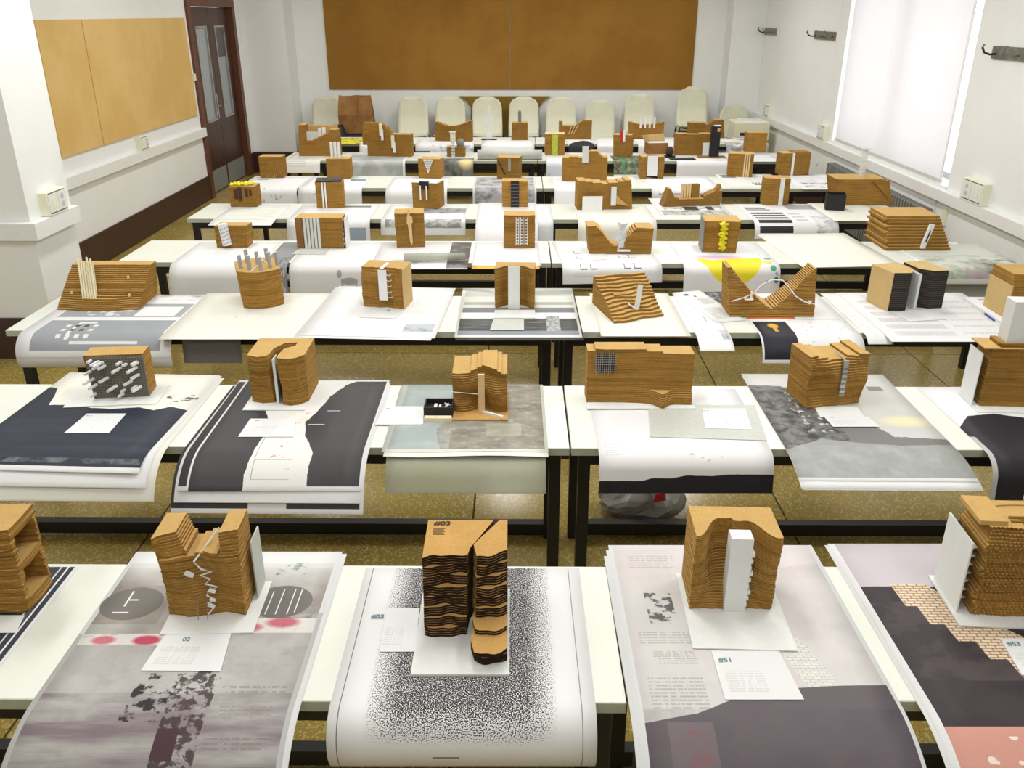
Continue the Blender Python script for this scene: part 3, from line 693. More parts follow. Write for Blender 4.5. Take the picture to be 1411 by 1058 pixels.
def slit(zf, k, W, D):
    w = W / 2; out = []; gq = int(k / 4); z4 = gq / 8; rr = random.Random(gq * 7 + 3); ph = rr.uniform(0, 6); dp = rr.uniform(-.028, .028); kk = (k % 4) * .0015
    s0 = .06 - .05 * (1 - zf); s1 = .70; j = lambda a=.0006: random.uniform(-a, a)
    fl_ = lambda x: D * (.16 + dp * .7 + .10 * math.sin((x + 1) * 2.0) * z4 - .14 * (1 - z4) + .022 * math.sin(x * 5 + ph) + .012 * math.sin(x * 13 + ph * 2) + kk)
    L_ = [(-w, fl_(-1))] + [(-w + (s0 + 1) * w * i / 14, fl_(-1 + (s0 + 1) * i / 14) + j()) for i in range(1, 15)] + [(s0 * w + .006, D * .36), (s1 * w - .004, D), (-w, D)]
    out.append(L_)
    fr_ = .30 * z4 if k > 7 else (-.12 if k > 5 else -.40 - .01 * k)
    amp = .05 if k > 7 else .10
    R2 = [((s0 + .13) * w, D * (fr_ + .16) + j())] + [((s0 + .13 + (1 - s0 - .13) * i / 9) * w, D * (fr_ + dp - amp * math.sin(i / 9 * 3.1) + .018 * math.sin(i * 1.1 + ph) + .16 * (i / 9 - .5) * z4 + kk) + j()) for i in range(1, 10)]
    R2 += [(w, D), ((s1 + .07) * w + .004, D), ((s0 + .12) * w + .01, D * max(fr_ + .25, .40))]
    out.append(R2); return out
r = mk(1, (585, 878, 699, 878, 778, 716), 32, 'block of black-edged board layers split by a crack, engraved 03', polys=slit, mats=(M['layd'], M['edged']), name='split_model', board=(.022, .006, .135, .0, .007))
W, D, H = dm(r)
text(r, '#03', (-W / 2 + .018, D - .028, H + .0005), .028, M['burntink'], bold=.0012)
for q in range(5): bx(r, 'engraved_line', M['burntink'], -W / 2 + .018, -W / 2 + .05 - .004 * (q % 2), D - .045 - q * .007, D - .0415 - q * .007, H, H + .0005)
c = card(1, [(533, 838), (578, 838), (572, 898), (523, 898)], M['cardnum'], 'white card printed with teal 03 beside the split model')
text(c, '#03', (-.085, .045, .0004), .022, M['tealink'], bold=.0008)

def f51(x, z):
    a = abs(x); return .03 + .60 * smooth((.93 - a) / .6) * smooth(z * 1.25 + .05) * (1 if x < 0 else .85) + .02 * math.sin(z * 9 + x * 3) * (1 - z)
r = mk(1, (950, 839, 1063, 842, 741, 698), 34, 'golden layered block with a hollowed front and plain white tower', front=f51, nx=36, left=lambda z: -1, right=lambda z: 1 + .05 * smooth(z), name='hollow_model', board=(.014, .03, .155, .01, .004))
W, D, H = dm(r)
bx(r, 'white_tower', M['whiteb'], -W * .09, W * .17, -.006, D * .26, 0, H * 1.0, .001)
for k in range(9): bx(r, 'tower_notch', M['whiteb'], W * .17, W * .17 + .004 + .003 * (k % 3), .0, D * .2, H * (.06 + k * .085), H * (.11 + k * .085))
c = card(1, [(980, 897), (1073, 897), (1108, 964), (999, 964)], M['cardnum'], 'white card printed with 51 in front of the hollow model')
text(c, '#51', (-.078, .043, .0014), .022, M['tealink'], bold=.0008)

r = mk(1, (1340, 852, 1475, 858, 738, 690), 30, 'rough chipped brown block with white side panel at the table end', rough=.0, jit=.003, nx=46, g=.003,
       front=lambda x, z: .08 + (.03 if (int((x + 1) * 23) + int(z * 30)) % 2 else 0) + .1 * smooth((z - .8) * 5), name='chipped_model', left=lambda z: -1 + .05 * math.sin(z * 22), board=(.045, .02, .03, .02, .005))
W, D, H = dm(r)
bx(r, 'white_panel', M['whiteb'], -W / 2 - .034, -W / 2 - .030, D * .15, D * 1.05, 0, H * .82)
for k in range(7): MB().prism([(-W / 2 - .03, H * (.08 + k * .1)), (-W / 2 - .004, H * (.11 + k * .1)), (-W / 2 - .03, H * (.15 + k * .1))], D * .3, D * .6).build('side_tooth', M['whiteb'], r)
ridge = [(W * .42 * math.cos(t), D * .62 + D * .25 * math.sin(t), H + .001) for t in [math.pi * 1.02 - math.pi * i / 24 for i in range(0, 25)]]
MB().tube(ridge, .004, 6).build('top_ridge', M['lay'], r)
bx(r, 'top_plate', M['lay'], -W / 2 - .02, -W * .30, D * .25, D, H, H + .012)
bx(r, 'top_plate', M['lay'], W * .1, W / 2, D * .8, D + .01, H, H + .014)
for k in range(14): MB().box(random.uniform(-.3, .5) * W, random.uniform(-.3, .5) * W + .012, 0, .006, 0, .004).build('cardboard_chip', M['edge'], r).location = (0, D * (.2 + .02 * k), H)
c = card(1, [(1378, 880), (1462, 880), (1490, 930), (1408, 930)], M['cardnum'], 'white card printed with 53 in front of the chipped model')
text(c, '#53', (-.062, .038, .0014), .022, M['tealink'], bold=.0008)

# ================================================================== second row
NAVY = L(42, 47, 62); CHAR = L(62, 62, 66)
S['torn'] = paper('navy_sea_torn_top_print', [('below', [(0, .80), (.06, .79), (.1, .70), (.14, .585), (.3, .60), (.42, .56), (.55, .555), (.7, .58), (.8, .55), (.88, .60), (.97, .57), (1, .56)], NAVY, 1, .012, 14),
    ('streak', 10, .45, .7, L(60, 66, 84), .6, (0, .07, 1, .45)), ('noise', 10, .45, .6, L(150, 154, 162), .5, (0, .045, 1, .075)), ('noise', 26, .53, .58, L(60, 62, 62), .9, (.8, .62, 1, .74)), ('rect', 0, 0, 1, .028, WHITE)], base=CREAMW)
sheet(2, 100, 520, 306, 521, .90, M['papercream'], 'cream sheet, lowest beneath the navy sea drawing', R=.2, A=62, dx=.01)
sheet(2, 98, 516, 304, 518, .88, M['paper'], 'plain white sheet directly beneath the navy sea drawing', R=.21, A=60, dx=.006)
sheet(2, 96, 513, 303, 517, .841, S['torn'], 'navy sea drawing with a ragged white top', R=.22, A=58)
S['river'] = paper('charcoal_banks_print', [('rect', .07, .02, .985, .985, L(226, 226, 226)), ('noise', 4, .4, .7, L(236, 234, 232), 1, (.07, .02, .985, .985)),
    ('leftof', [(0, .34), (.1, .36), (.35, .38), (.5, .42), (.62, .35), (1, .3)], CHAR, 1, .012), ('leftof', [(0, .07), (1, .07)], WHITE, 1, 0), ('rect', .005, .02, .055, .98, CHAR),
    ('grid', .4, .05, .62, .45, 1, 4, L(150, 150, 150), .8, .03), ('noise', 34, .6, .64, L(190, 60, 80), .8, (.45, .1, .7, .8)), ('noise', 20, .52, .6, L(226, 208, 180), .7, (.45, .45, .62, .62))])
S['river2'] = paper('charcoal_banks_print_b', [('rect', .07, .02, .985, .985, L(226, 226, 226)), ('rect', .0, .02, .4, .985, CHAR), ('rect', .6, .02, .98, .985, CHAR)])
RB = [('leftof', [(0, .985), (1, .985)], CHAR, 1, 0)]
S['river'] = paper('charcoal_banks_print', [('rect', .062, .02, .985, .985, CHAR),
    ('noise', 5, .4, .7, L(72, 70, 68), .5, (.062, .02, .985, .985)),
    ('leftof', [(0, .70), (.2, .70), (.35, .62), (.5, .58), (.62, .62), (.8, .66), (.93, .72), (1, .8)], L(228, 228, 228), 1, .012),
    ('leftof', [(0, .35), (.1, .36), (.35, .38), (.5, .36), (.62, .30), (.8, .24), (1, .16)], CHAR, 1, .012), ('leftof', [(0, .062), (1, .062)], WHITE, 1, 0), ('rect', .005, .02, .05, .98, CHAR),
    ('grid', .39, .05, .6, .45, 1, 4, L(150, 150, 150), .8, .025), ('noise', 34, .62, .66, L(190, 60, 80), .8, (.45, .1, .6, .8)), ('noise', 20, .52, .6, L(226, 208, 180), .6, (.42, .45, .6, .62)),
    ('rect', .68, .62, .76, .625, WHITE), ('rect', .6, .47, .7, .475, WHITE)])
sheet(2, 322, 530, 540, 531, .87, S['river2'], 'black and white sheet half hidden beneath the charcoal banks drawing', R=.22, A=62, dx=.0)
sheet(2, 328, 527, 538, 528, .855, M['paper'], 'plain white sheet directly beneath the charcoal banks drawing', R=.23, A=60)
sheet(2, 330, 524, 537, 524, .841, S['river'], 'charcoal drawing of two dark banks with a white band between', R=.24, A=58)
S['aerial'] = paper('faded_aerial_print', [('rect', .02, .02, .98, .99, L(150, 146, 136)), ('noise', 9, .4, .65, L(112, 106, 96), .8, (.02, .02, .98, .99)), ('noise', 22, .5, .7, L(196, 192, 182), .6, (.02, .02, .98, .99)),
    ('leftof', [(0, .36), (.3, .3), (.6, .45), (.8, .5), (1, .62)], L(156, 168, 170), 1, .02), ('leftof', [(0, .03), (1, .05)], L(186, 192, 184), 1, 0), ('noise', 5, .5, .7, L(186, 194, 192), .6, (.04, .02, .4, .9)),
    ('rect', .62, .2, .84, .38, L(186, 184, 168), .5), ('rect', .02, .0, 1, .035, L(206, 208, 200))], base=L(206, 208, 200))
sheet(2, 558, 536, 745, 536, .74, M['trace'], 'translucent tracing sheet beneath the faded aerial drawing', R=.12, A=66)
sheet(2, 555, 534, 748, 534, .625, M['papercream'], 'pale sheet directly beneath the faded aerial drawing', R=.6, A=40, wav=.006)
sheet(2, 553, 530, 748, 530, .625, S['aerial'], 'faded brown and blue aerial drawing with curling lower edge', R=.6, A=36, wav=.008)
S['blackband'] = paper('white_print_black_base', [('below', [(0, .065), (.25, .065), (.3, .08), (.42, .08), (.5, .095), (.65, .09), (.75, .10), (1, .098)], L(36, 36, 42), 1, .004, 20), ('lines', .04, .2, .14, .32, 8, L(180, 180, 184), .5), ('noise', 40, .6, .64, L(150, 150, 154), .6, (.5, .16, .72, .24))], base=(.82, .82, .86))
sheet(2, 808, 536, 1013, 536, .74, S['blackband'], 'white sheet with a wavy black band along its hanging edge', R=.07, A=80)
card(2, [(893, 558), (1040, 558), (1057, 607), (896, 602)], M['grey'], 'large pale grey card beside the wide wire mesh model')
S['seaview'] = paper('grey_headland_print', [('rect', 0, .02, 1, 1, L(206, 206, 204)), ('noise', 3, .4, .7, L(188, 188, 188), .5, (0, .02, 1, 1)), ('ell', .86, .47, .14, .05, L(236, 226, 186), .9, .9),
    ('below', [(0, .34), (.4, .36), (.6, .42), (.7, .42), (1, .40)], L(200, 202, 202), .8, .005), ('below', [(0, .86), (.08, .86), (.22, .85), (.3, .72), (.36, .62), (.42, .52), (.6, .46), (.68, .36), (.7, .32), (1, .3)], L(122, 122, 122), 1, .012),
    ('noise', 24, .42, .62, L(58, 58, 58), .9, (.0, .2, .42, .84)), ('noise', 34, .56, .62, L(214, 214, 212), .9, (.18, .36, .36, .78)),
    ('below', [(0, .20), (.25, .3), (.5, .26), (.7, .24), (1, .25)], L(154, 158, 158), 1, .01), ('noise', 14, .42, .66, L(176, 180, 178), .7, (0, .02, 1, .24)), ('rect', .33, .7, .4, .74, L(150, 150, 150)), ('rect', .62, .8, .7, .85, L(150, 150, 148)), ('rect', .8, .8, .9, .85, L(140, 140, 138)), ('rect', 0, 0, 1, .018, WHITE)])
for k in (2, 1): sheet(2, 1021, 518, 1216, 519, 0.915 + .01 * k, M['paper'], 'plain white sheet, %s beneath the grey headland drawing' % ('directly' if k == 1 else 'second'), R=.6, A=42, dx=.004 * k)
sheet(2, 1021, 515, 1216, 516, .915, S['seaview'], 'grey headland and sea drawing with a pale yellow sun', R=.6, A=40)
S['darkfall'] = paper('black_fall_print', [('below', [(0, .50), (.12, .63), (.3, .66), (.5, .60), (.7, .52), (1, .5)], L(38, 36, 44), 1, .01), ('rect', .34, .30, .62, .42, L(206, 206, 210)), ('noise', 30, .5, .6, L(80, 76, 88), .7, (.3, 0, 1, .28)), ('rect', 0, 0, .03, .4, L(190, 190, 192))])
sheet(2, 1262, 533, 1470, 533, .80, S['darkfall'], 'white sheet with a black falling shape at the table end', R=.09, A=82)

r = mk(2, (130, 549, 206, 546, 490, 477), 24, 'low layered box with a grey mesh front pierced by white sticks', front=lambda x, z: .10, jit=.0015, name='stick_model', left=lambda z: -1.02 - .12 * z, board=(.10, .05, .075, .01, .004))
W, D, H = dm(r)
bx(r, 'mesh_backing', M['meshdark'], -W / 2, W / 2, .003, D * .1 - .003, 0, H * .97)
for k in range(15): bx(r, 'mesh_wire', M['midgrey'], -W / 2, W / 2, -.001, .001, H * (.04 + k * .064), H * (.04 + k * .064) + .0018)
for k in range(19): bx(r, 'mesh_wire', M['midgrey'], -W / 2 + W * k / 18 - .001, -W / 2 + W * k / 18 + .001, .001, .003, 0, H * .97)
rs = random.Random(5)
for k in range(24):
    x, z, ln = rs.uniform(-.46, .42) * W, H * rs.uniform(.08, .93), rs.uniform(.02, .05)
    MB().tube([(x, .002, z), (x - ln * .55, -ln, z - ln * .1)], .0065, 4).build('white_stick', M['white'], r)
card(2, [(120, 570), (174, 570), (150, 597), (88, 597)], M['carddraw'], 'white card lying on the navy sea drawing')
for q, (x, y) in enumerate(((136, 549), (140, 546), (152, 549), (170, 548))):
    pass
def canyon(zf, k, W, D):
    w = W / 2; j = lambda a=.0012: random.uniform(-a, a); b = .06 * math.sin(zf * 5)
    dep = .70 + .05 * math.sin(zf * 7)
    gx0, gx1 = -.14 - .10 * zf, .10 + .04 * math.sin(zf * 6)
    cur = .18 * smooth(zf)
    p = [(-w, D * .10 + j()), (-w * .6, D * (.02 + b * .3) + j()), (w * (gx0 - .06), D * (.06) + j()), (w * gx0, D * .16 + j()), (w * (gx0 + .02), D * .45 + j()), (w * (gx0 + .10 + cur), D * dep + j()), (w * (gx1 + .05 + cur * 2), D * (dep + .04) + j()), (w * (gx1 + .22 + cur), D * (dep - .12) + j()),
         (w * (gx1 + .06), D * .42 + j()), (w * gx1, D * .12 + j()), (w * (gx1 + .04), -D * .04 + j()), (w * .45, -D * .10 + j()), (w * .75, -D * .04 + j()), (w, D * .12 + j()), (w, D), (-w, D)]
    return [p]
r = mk(2, (346, 556, 424, 556, 492, 466), 26, 'golden layered block cut by a narrow curved ravine with a lattice strip', polys=canyon, name='ravine_model', board=(.02, .0, .06, .0, .004))
W, D, H = dm(r)
bx(r, 'lattice_strip', M['whiteb'], -W * .05, -W * .035, D * .02, D * .30, 0, H * .93)
for k in range(16): bx(r, 'lattice_rung', M['midgrey'], -W * .034, -W * .028, D * .03, D * .28, H * (.04 + k * .055), H * (.04 + k * .055) + .003)
bx(r, 'lattice_post', M['white'], -W * .034, W * .0, D * .01, D * .05, 0, H * .95)
card(2, [(345, 577), (408, 577), (404, 602), (328, 602)], M['cardprint'], 'white card in front of the curved ravine model')
r = mk(2, (624, 567, 699, 567, 508, 482), 22, 'layered wavy block with a tall white strip on a brown board', front=lambda x, z: .10 + .06 * math.sin(x * 4.5 + 1.2) - .10 * smooth(x * 1.5) * (1 - .3 * z) + .05 * math.sin(z * 9 + x * 2), jit=.005, nx=26,
       top=lambda x: .86 + .16 * math.exp(-((x - .35) / .5) ** 2), name='wavy_model', board=(.004, .003, .072, .0, .006, M['layd']))
W, D, H = dm(r)
bx(r, 'white_strip', M['wood'], -W * .03, W * .09, -.016, -.006, 0, H * .90)
MB().tube([(W * .05, -.012, .004), (W * .42, -.062, .004)], .008, 4).build('white_bar', M['white'], r)
MB().tube([(-W / 2 - .002, -.006, H * .48), (-W * .03, -.012, H * .44)], .0015, 5).build('thin_string', M['white'], r)
r = empty('black_box', P(604, 577, lev(2, -.45, -.35, .001, False)), 0, 'small open black box of white model pieces beside the wavy model', 'box')
for a in ((-.058, .058, 0, .006, 0, .05), (-.058, .058, .084, .09, 0, .05), (-.058, -.052, .006, .084, 0, .05), (.052, .058, .006, .084, 0, .05), (-.052, .052, .006, .084, 0, .03)): bx(r, 'box_wall' if a[5] > .04 else 'box_fill', M['black'], *a)
bx(r, 'white_piece', M['white'], -.02, -.008, .02, .07, .03, .036); bx(r, 'white_piece', M['white'], .0, .008, .025, .06, .03, .036)
for k in range(7): MB().tube([(.02 + .028 * rs.random(), .015 + .05 * rs.random(), .034), (.02 + .028 * rs.random(), .02 + .05 * rs.random(), .04)], .0022, 5).build('wire_bit', M['white'], r)
o = bx(None, 'wood_block', M['palewood'], -.055, .055, -.03, -.005, 0, .018, .002); o.location = P(604, 577, lev(2, -.45, -.35, .001, False)); tag(o, 'small pale wooden block in front of the black box', 'block')
card(2, [(530, 560), (585, 560), (583, 585), (517, 585)], M['cardprint'], 'white card beside the small black box')
def f24(x, z): return .12 + .10 * math.sin((x + 1.1) * 1.6) * z + .12 * smooth((-x - .6) * 3) * z - .10 * (1 - z) * smooth((x + .2) * 1.5) - (.38 * math.exp(-((x - .42) / .12) ** 2) if z < .24 else 0) - (.12 * smooth((.26 - z) * 6) * smooth(x + .4))
r = mk(2, (808, 556, 952, 556, 484, 471), 28, 'wide low layered block with a wire mesh patch and small foot', front=f24, nx=44, jit=.002, name='wide_mesh_model', top=lambda x: .97 if x < -.85 else 1.0 - .08 * smooth((x + .2)), left=lambda z: -1, board=(.0, .012, .045, .0, .006))
W, D, H = dm(r)
ms = empty('wire_mesh', (-W * .36, .0, H * .62)); ms.parent = r
for k in range(9): bx(r, 'mesh_wire', M['alu'], -W * .42 + k * .0085, -W * .42 + k * .0085 + .0012, D * .08, D * .08 + .0015, H * (.55 + .02 * (k % 3)), H * (.97 - .02 * (k % 2)))
for k in range(8): bx(r, 'mesh_wire', M['alu'], -W * .44, -W * .42 + .085, D * .08 - .002, D * .08 - .0005, H * (.60 + k * .045), H * (.60 + k * .045) + .0013)
bpy.data.objects.remove(ms)
bx(r, 'dark_patch', M['black'], -W * .42, -W * .42 + .075, D * .09, D * .14, H * .58, H * .93)
card(2, [(967, 563), (1027, 563), (1036, 592), (972, 590)], M['carddraw'], 'small white card with a faint sketch on the grey card')
r = mk(2, (1112, 564, 1188, 558, 492, 470), 22, 'golden layered block with a thin metal strip down its front', front=lambda x, z: .08 + .05 * math.sin(z * 8 + x) + .18 * smooth((z - .8) * 5) * (1 - abs(x)), top=lambda x: 1 - .10 * math.exp(-(x / .6) ** 2), jit=.006, nx=26, name='metal_strip_model', left=lambda z: -1 - .05 * z, right=lambda z: 1 + .08 * z)
W, D, H = dm(r)
bx(r, 'metal_strip', M['alu'], W * .04, W * .13, D * .0, D * .05, H * .22, H * .92); MB().tube([(W * .09, D * .04, H * .9), (W * .04, D * .4, H * 1.0)], .004, 6).build('metal_arm', M['alu'], r)
for k in range(6): bx(r, 'metal_tooth', M['hook'], W * .03, W * .14, D * -.015, D * .03, H * (.24 + k * .1), H * (.28 + k * .1))
card(2, [(1122, 560), (1180, 560), (1192, 575), (1130, 575)], M['white'], 'narrow white card tucked under the metal strip model')
card(2, [(1135, 574), (1196, 574), (1212, 588), (1148, 588)], M['cardprint'], 'white card in front of the metal strip model')
r = mk(2, (1350, 560, 1446, 562, 482, 467), 24, 'tall brown block carrying a frosted white tower at the table end', front=lambda x, z: .05, jit=.002, g=.002, name='frosted_tower_model', board=(.03, .0, .05, .02, .004))
W, D, H = dm(r)
bx(r, 'frosted_tower', M['frost'], -W * .28, W * .16, D * .25, D * .85, H, H + .19, .002)
bx(r, 'tower_collar', M['edge'], -W * .36, W * .24, D * .15, D * .25, H, H + .018); bx(r, 'tower_collar', M['edge'], -W * .38, -W * .29, D * .25, D * .9, H, H + .018)
bx(r, 'top_plate', M['lay'], -W * .62, -W * .39, 0, D, H, H + .005); bx(r, 'white_side_board', M['whiteb'], -W / 2 - .03, -W / 2 - .026, D * .1, D, 0, H * .9)

# ================================================================== third row
BLG = L(156, 160, 168)
S['bluegrey'] = paper('blue_grey_plan_print', [('rect', .09, .12, .93, .47, BLG), ('noise', 5, .4, .7, L(140, 146, 156), .6, (.09, .12, .93, .47)), ('rect', .09, .53, .93, .80, L(160, 164, 172)), ('rect', .34, .16, .78, .18, L(226, 228, 230)), ('rect', .3, .19, .32, .42, L(232, 232, 234)), ('rect', .3, .41, .42, .43, L(232, 232, 234))]
    + [('rect', .24 + .06 * i, .20 + .075 * j, .27 + .06 * i, .235 + .075 * j, L(60, 62, 66) if (i * j) % 3 else L(226, 226, 228)) for i in range(4) for j in range(3)]
    + [('rect', .6, .55, .88, .74, WHITE), ('noise', 20, .5, .56, WHITE, .9, (.25, .56, .55, .7)), ('noise', 9, .45, .6, L(120, 120, 118), .8, (.5, .88, .98, 1)), ('rect', .5, .82, 1, .86, WHITE)])
sheet(3, 108, 406, 295, 406, .85, S['bluegrey'], 'blue-grey plan drawing with rows of little squares rolling over the edge', R=.11, A=70, curl=.10)
S['greypattern'] = paper('grey_brick_pattern', [('bricks', 60, L(128, 126, 126), L(116, 114, 114), L(90, 90, 90), [(0, 1), (1, 1)], [(0, 0), (1, 0)])], base=L(130, 128, 128))
sheet(3, 300, 412, 372, 412, .72, S['greypattern'], 'grey patterned sheet hanging below the cream sheet', R=.06, A=84)
S['creamfaint'] = paper('cream_faint_marks', [('noise', 30, .6, .66, L(190, 190, 180), .5, (.3, .3, .8, .7))], base=CREAMW)
sheet(3, 293, 404, 470, 404, .76, S['creamfaint'], 'stiff cream sheet under the model with small tubes', R=2.0, A=10, dx=-.03)
S['palewhite'] = paper('white_landscape_print', [('streak', 6, .5, .7, L(216, 216, 220), .8, (.05, .1, .95, .5)), ('rect', .74, .10, .96, .24, L(190, 198, 206)), ('noise', 20, .45, .6, L(120, 126, 132), .8, (.74, .1, .96, .17)), ('ell', .55, .45, .02, .06, L(140, 180, 170)), ('rect', .0, .06, .9, .07, L(226, 226, 226))])
sheet(3, 467, 396, 628, 399, .85, M['paper'], 'plain sheet with a pink edge beneath the white landscape sheet', R=1.5, A=12, dx=-.02)
sheet(3, 467, 394, 628, 397, .85, S['palewhite'], 'white sheet with a faint landscape and small grey photo', R=1.5, A=11)
S['strata'] = paper('grey_horizon_print', [('rect', .03, .05, .98, .98, L(196, 200, 196)), ('above', [(0, .95), (.25, .9), (.35, .82), (1, .86)], L(166, 170, 166), 1, .01), ('above', [(0, .99), (.2, .97), (.3, .9), (1, .97)], L(196, 198, 192), 1, .01), ('below', [(0, .8), (1, .82)], L(216, 218, 214), 1, .01), ('rect', .03, .62, .98, .68, L(172, 174, 162)), ('rect', .03, .46, .98, .56, L(118, 124, 126)), ('rect', .03, .34, .98, .46, WHITE),
    ('rect', .02, .10, .98, .34, L(84, 86, 88)), ('streak', 22, .45, .65, L(48, 50, 52), .9, (.02, .1, .98, .34)), ('streak', 24, .58, .7, L(150, 144, 136), .8, (.02, .1, .98, .34)), ('rect', .02, .04, .98, .11, L(138, 144, 156)), ('rect', .73, .1, .84, .39, L(176, 180, 184)), ('noise', 40, .45, .55, L(120, 124, 130), .8, (.73, .1, .84, .39))])
sheet(3, 639, 399, 790, 399, .845, M['black'], 'thin black portfolio cover beneath the grey horizon drawing', name='portfolio_cover', R=1.5, A=12)
sheet(3, 638, 397, 788, 397, .835, S['strata'], 'grey horizon drawing of dark rocky bands', R=1.5, A=12)
sheet(3, 812, 404, 920, 404, .72, M['papercream'], 'plain cream sheet under the tilted terrain model', R=.8, A=15)
sheet(3, 917, 404, 958, 404, .83, S['palewhite'], 'narrow white strip with grey lettering hanging far over the edge', R=.3, A=50, dx=.04)
S['letterstrip'] = paper('letter_strip', [('lines', .2, .1, .8, .45, 14, L(120, 120, 120), .6), ('rect', .25, .86, .42, .92, L(60, 60, 60)), ('rect', .5, .8, .6, .84, L(80, 80, 80)), ('rect', .45, .55, .9, .75, L(206, 206, 204))])
sheet(3, 920, 403, 957, 400, .55, S['letterstrip'], 'narrow printed strip crossing the dark photo print', dx=.03, R=.8, A=15)
S['darkphoto'] = paper('dark_rock_photo', [('rect', 0, 0, 1, 1, L(60, 60, 64)), ('noise', 10, .5, .62, L(170, 172, 176), .8)])
sheet(3, 970, 402, 1012, 402, .36, S['darkphoto'], 'dark rock photo print beside the butterfly-shaped model')
S['squares'] = paper('black_square_orange_print', [('rect', .02, .02, .36, .42, L(30, 30, 44)), ('ell', .2, .34, .05, .04, L(220, 170, 40), 1, .5), ('rect', .18, .24, .22, .34, L(214, 160, 40)), ('rect', .0, .47, .5, .6, L(206, 120, 60)), ('voro', 26, .25, L(206, 206, 210), .8, (.4, .02, 1, .45)), ('rect', .42, .45, .95, .46, L(206, 206, 206))], base=(.80, .81, .84))
sheet(3, 1003, 404, 1125, 404, .86, S['squares'], 'rolled white sheet with a black square and orange band', R=.13, A=80, curl=.12)
S['scrib'] = paper('thin_line_print', [('streak', 40, .62, .66, L(150, 160, 170), .7, (.05, .05, .95, .5))])
sheet(3, 1130, 404, 1160, 404, .76, S['scrib'], 'white sheet with thin scribbled lines beside the rolled sheet', R=.1, A=70)
S['textblocks'] = paper('report_print', sum([[('lines', .08, .1 + .13 * i, .5, .17 + .13 * i, 4, L(150, 148, 150), .7), ('lines', .56, .12 + .13 * i, .92, .16 + .13 * i, 3, L(140, 140, 144), .6), ('rect', .08, .085 + .13 * i, .5, .17 + .13 * i, L(204, 200, 204), .5)] for i in range(6)], []))
sheet(3, 1152, 403, 1325, 403, .80, S['textblocks'], 'white sheet printed with blocks of grey text under the black model', R=.9, A=22)
S['title'] = paper('title_print', [('lines', .1, .9, .9, .96, 1, L(110, 110, 116), .8), ('noise', 40, .6, .64, L(180, 180, 180), .7, (.2, .2, .7, .6))])
sheet(3, 1325, 409, 1490, 409, .56, S['title'], 'white sheet with one line of lettering under the blue pen')

def wedge(x, z): return .02 + .80 * z + .10 * math.exp(-(x / .45) ** 2) * (.35 - z if z < .35 else 0) * 2 + .04 * math.sin(z * 17)
r = mk(3, (78, 427, 190, 427, 374, 358), 22, 'wide sloping layered wedge with a bundle of pale sticks', front=lambda x, z: .95 * z - .30 * max(0, 1 - (x / .8) ** 2) * smooth((.34 - z) * 8) * (.3 + z), dims=(None, .22, .20), left=lambda z: -1 + .12 * z, right=lambda z: 1 + .10 * z, jit=.003, name='wedge_model', backf=lambda x, z: 1.3)
W, D, H = dm(r)
for k in range(12):
    x, y = -W * .18 + W * .03 * (k % 6), .03 + .016 * (k // 6); h = H * (1.05 + .28 * rs.random())
    MB().tube([(x, y, H * .16), (x - .03, y + .09, h)], .0058, 6).build('pale_stick', M['palewood'], r)
for x, z in ((.36, .3), (.3, .7), (-.36, .36)): bx(r, 'loose_tag', M['wood'], W * x, W * x + .01, D * z * .95 - .012, D * z * .95 - .002, H * z, H * z + .014)
r = mk(3, (337, 426, 393, 420, 374, 354), 20, 'brown layered stump with seven clear tubes standing on top', front=lambda x, z: .16 * x * x - .08 + .03 * math.sin(z * 8), jit=.003, name='tube_model', left=lambda z: -1 - .12 * z, right=lambda z: 1 - .02 * z, backf=lambda x, z: 1 - .12 * x * x)
W, D, H = dm(r)
for (x, y, h) in ((-.44, .35, .05), (-.24, .2, .055), (-.24, .72, .05), (.02, .08, .05), (.0, .5, .05), (.26, .2, .065), (.26, .7, .05), (.46, .35, .05)):
    h += .022; t_ = MB().tube([(W * x, D * y, H), (W * x - .003, D * y, H + h)], .0105, 10).build('clear_tube', M['tubegrey'], r)
    MB().tube([(W * x - .003, D * y, H + h), (W * x - .0035, D * y, H + h + .003)], .011, 10).build('tube_cap', M['grey'], t_)
MB().tube([(-W * .25, 0, H + .003), (W * .0, D * .45, H + .003)], .003, 4).build('white_path', M['white'], r); MB().tube([(W * .1, D * .85, H + .003), (W * .22, D * .5, H + .003)], .003, 4).build('white_path', M['white'], r)
r = mk(3, (500, 423, 556, 426, 370, 359), 16, 'brown layered block with a white hooked strip and pale side', front=lambda x, z: .08 + .08 * smooth((z - .85) * 8) * (1 - x * x) + .05 * math.sin(x * 6) * (z < .25), jit=.009, nx=22, name='hooked_strip_model')
W, D, H = dm(r)
bx(r, 'pale_side_board', M['tan'], W / 2 + .001, W / 2 + .008, 0, D, 0, H)
bx(r, 'white_strip', M['white'], -W * .06, W * .14, -.012, -.008, H * .22, H * .98); bx(r, 'white_strip', M['white'], -W * .02, W * .06, -.008, D * .7, H * 1.0, H * 1.0 + .003)
for k in range(5): MB().tube([(W * .14, -.01, H * (.3 + k * .14)), (W * .22, -.014, H * (.29 + k * .14)), (W * .25, -.006, H * (.31 + k * .14))], .0018, 5).build('hook', M['white'], r)
card(3, [(507, 428), (555, 430), (545, 439), (495, 437)], M['carddraw'], 'small white card in front of the hooked strip model')
r = mk(3, (682, 424, 736, 425, 370, 361), 22, 'dark brown layered block behind a wide white standing panel', front=lambda x, z: .45 * smooth((.95 - abs(x)) * 1.6), jit=.002, nx=26, name='panel_model')
W, D, H = dm(r)
bx(r, 'white_panel', M['whiteb'], -W * .16, W * .13, -.006, .002, 0, H * 1.06)
card(3, [(682, 427), (737, 427), (738, 438), (680, 438)], M['white'], 'white card directly before the standing panel model')
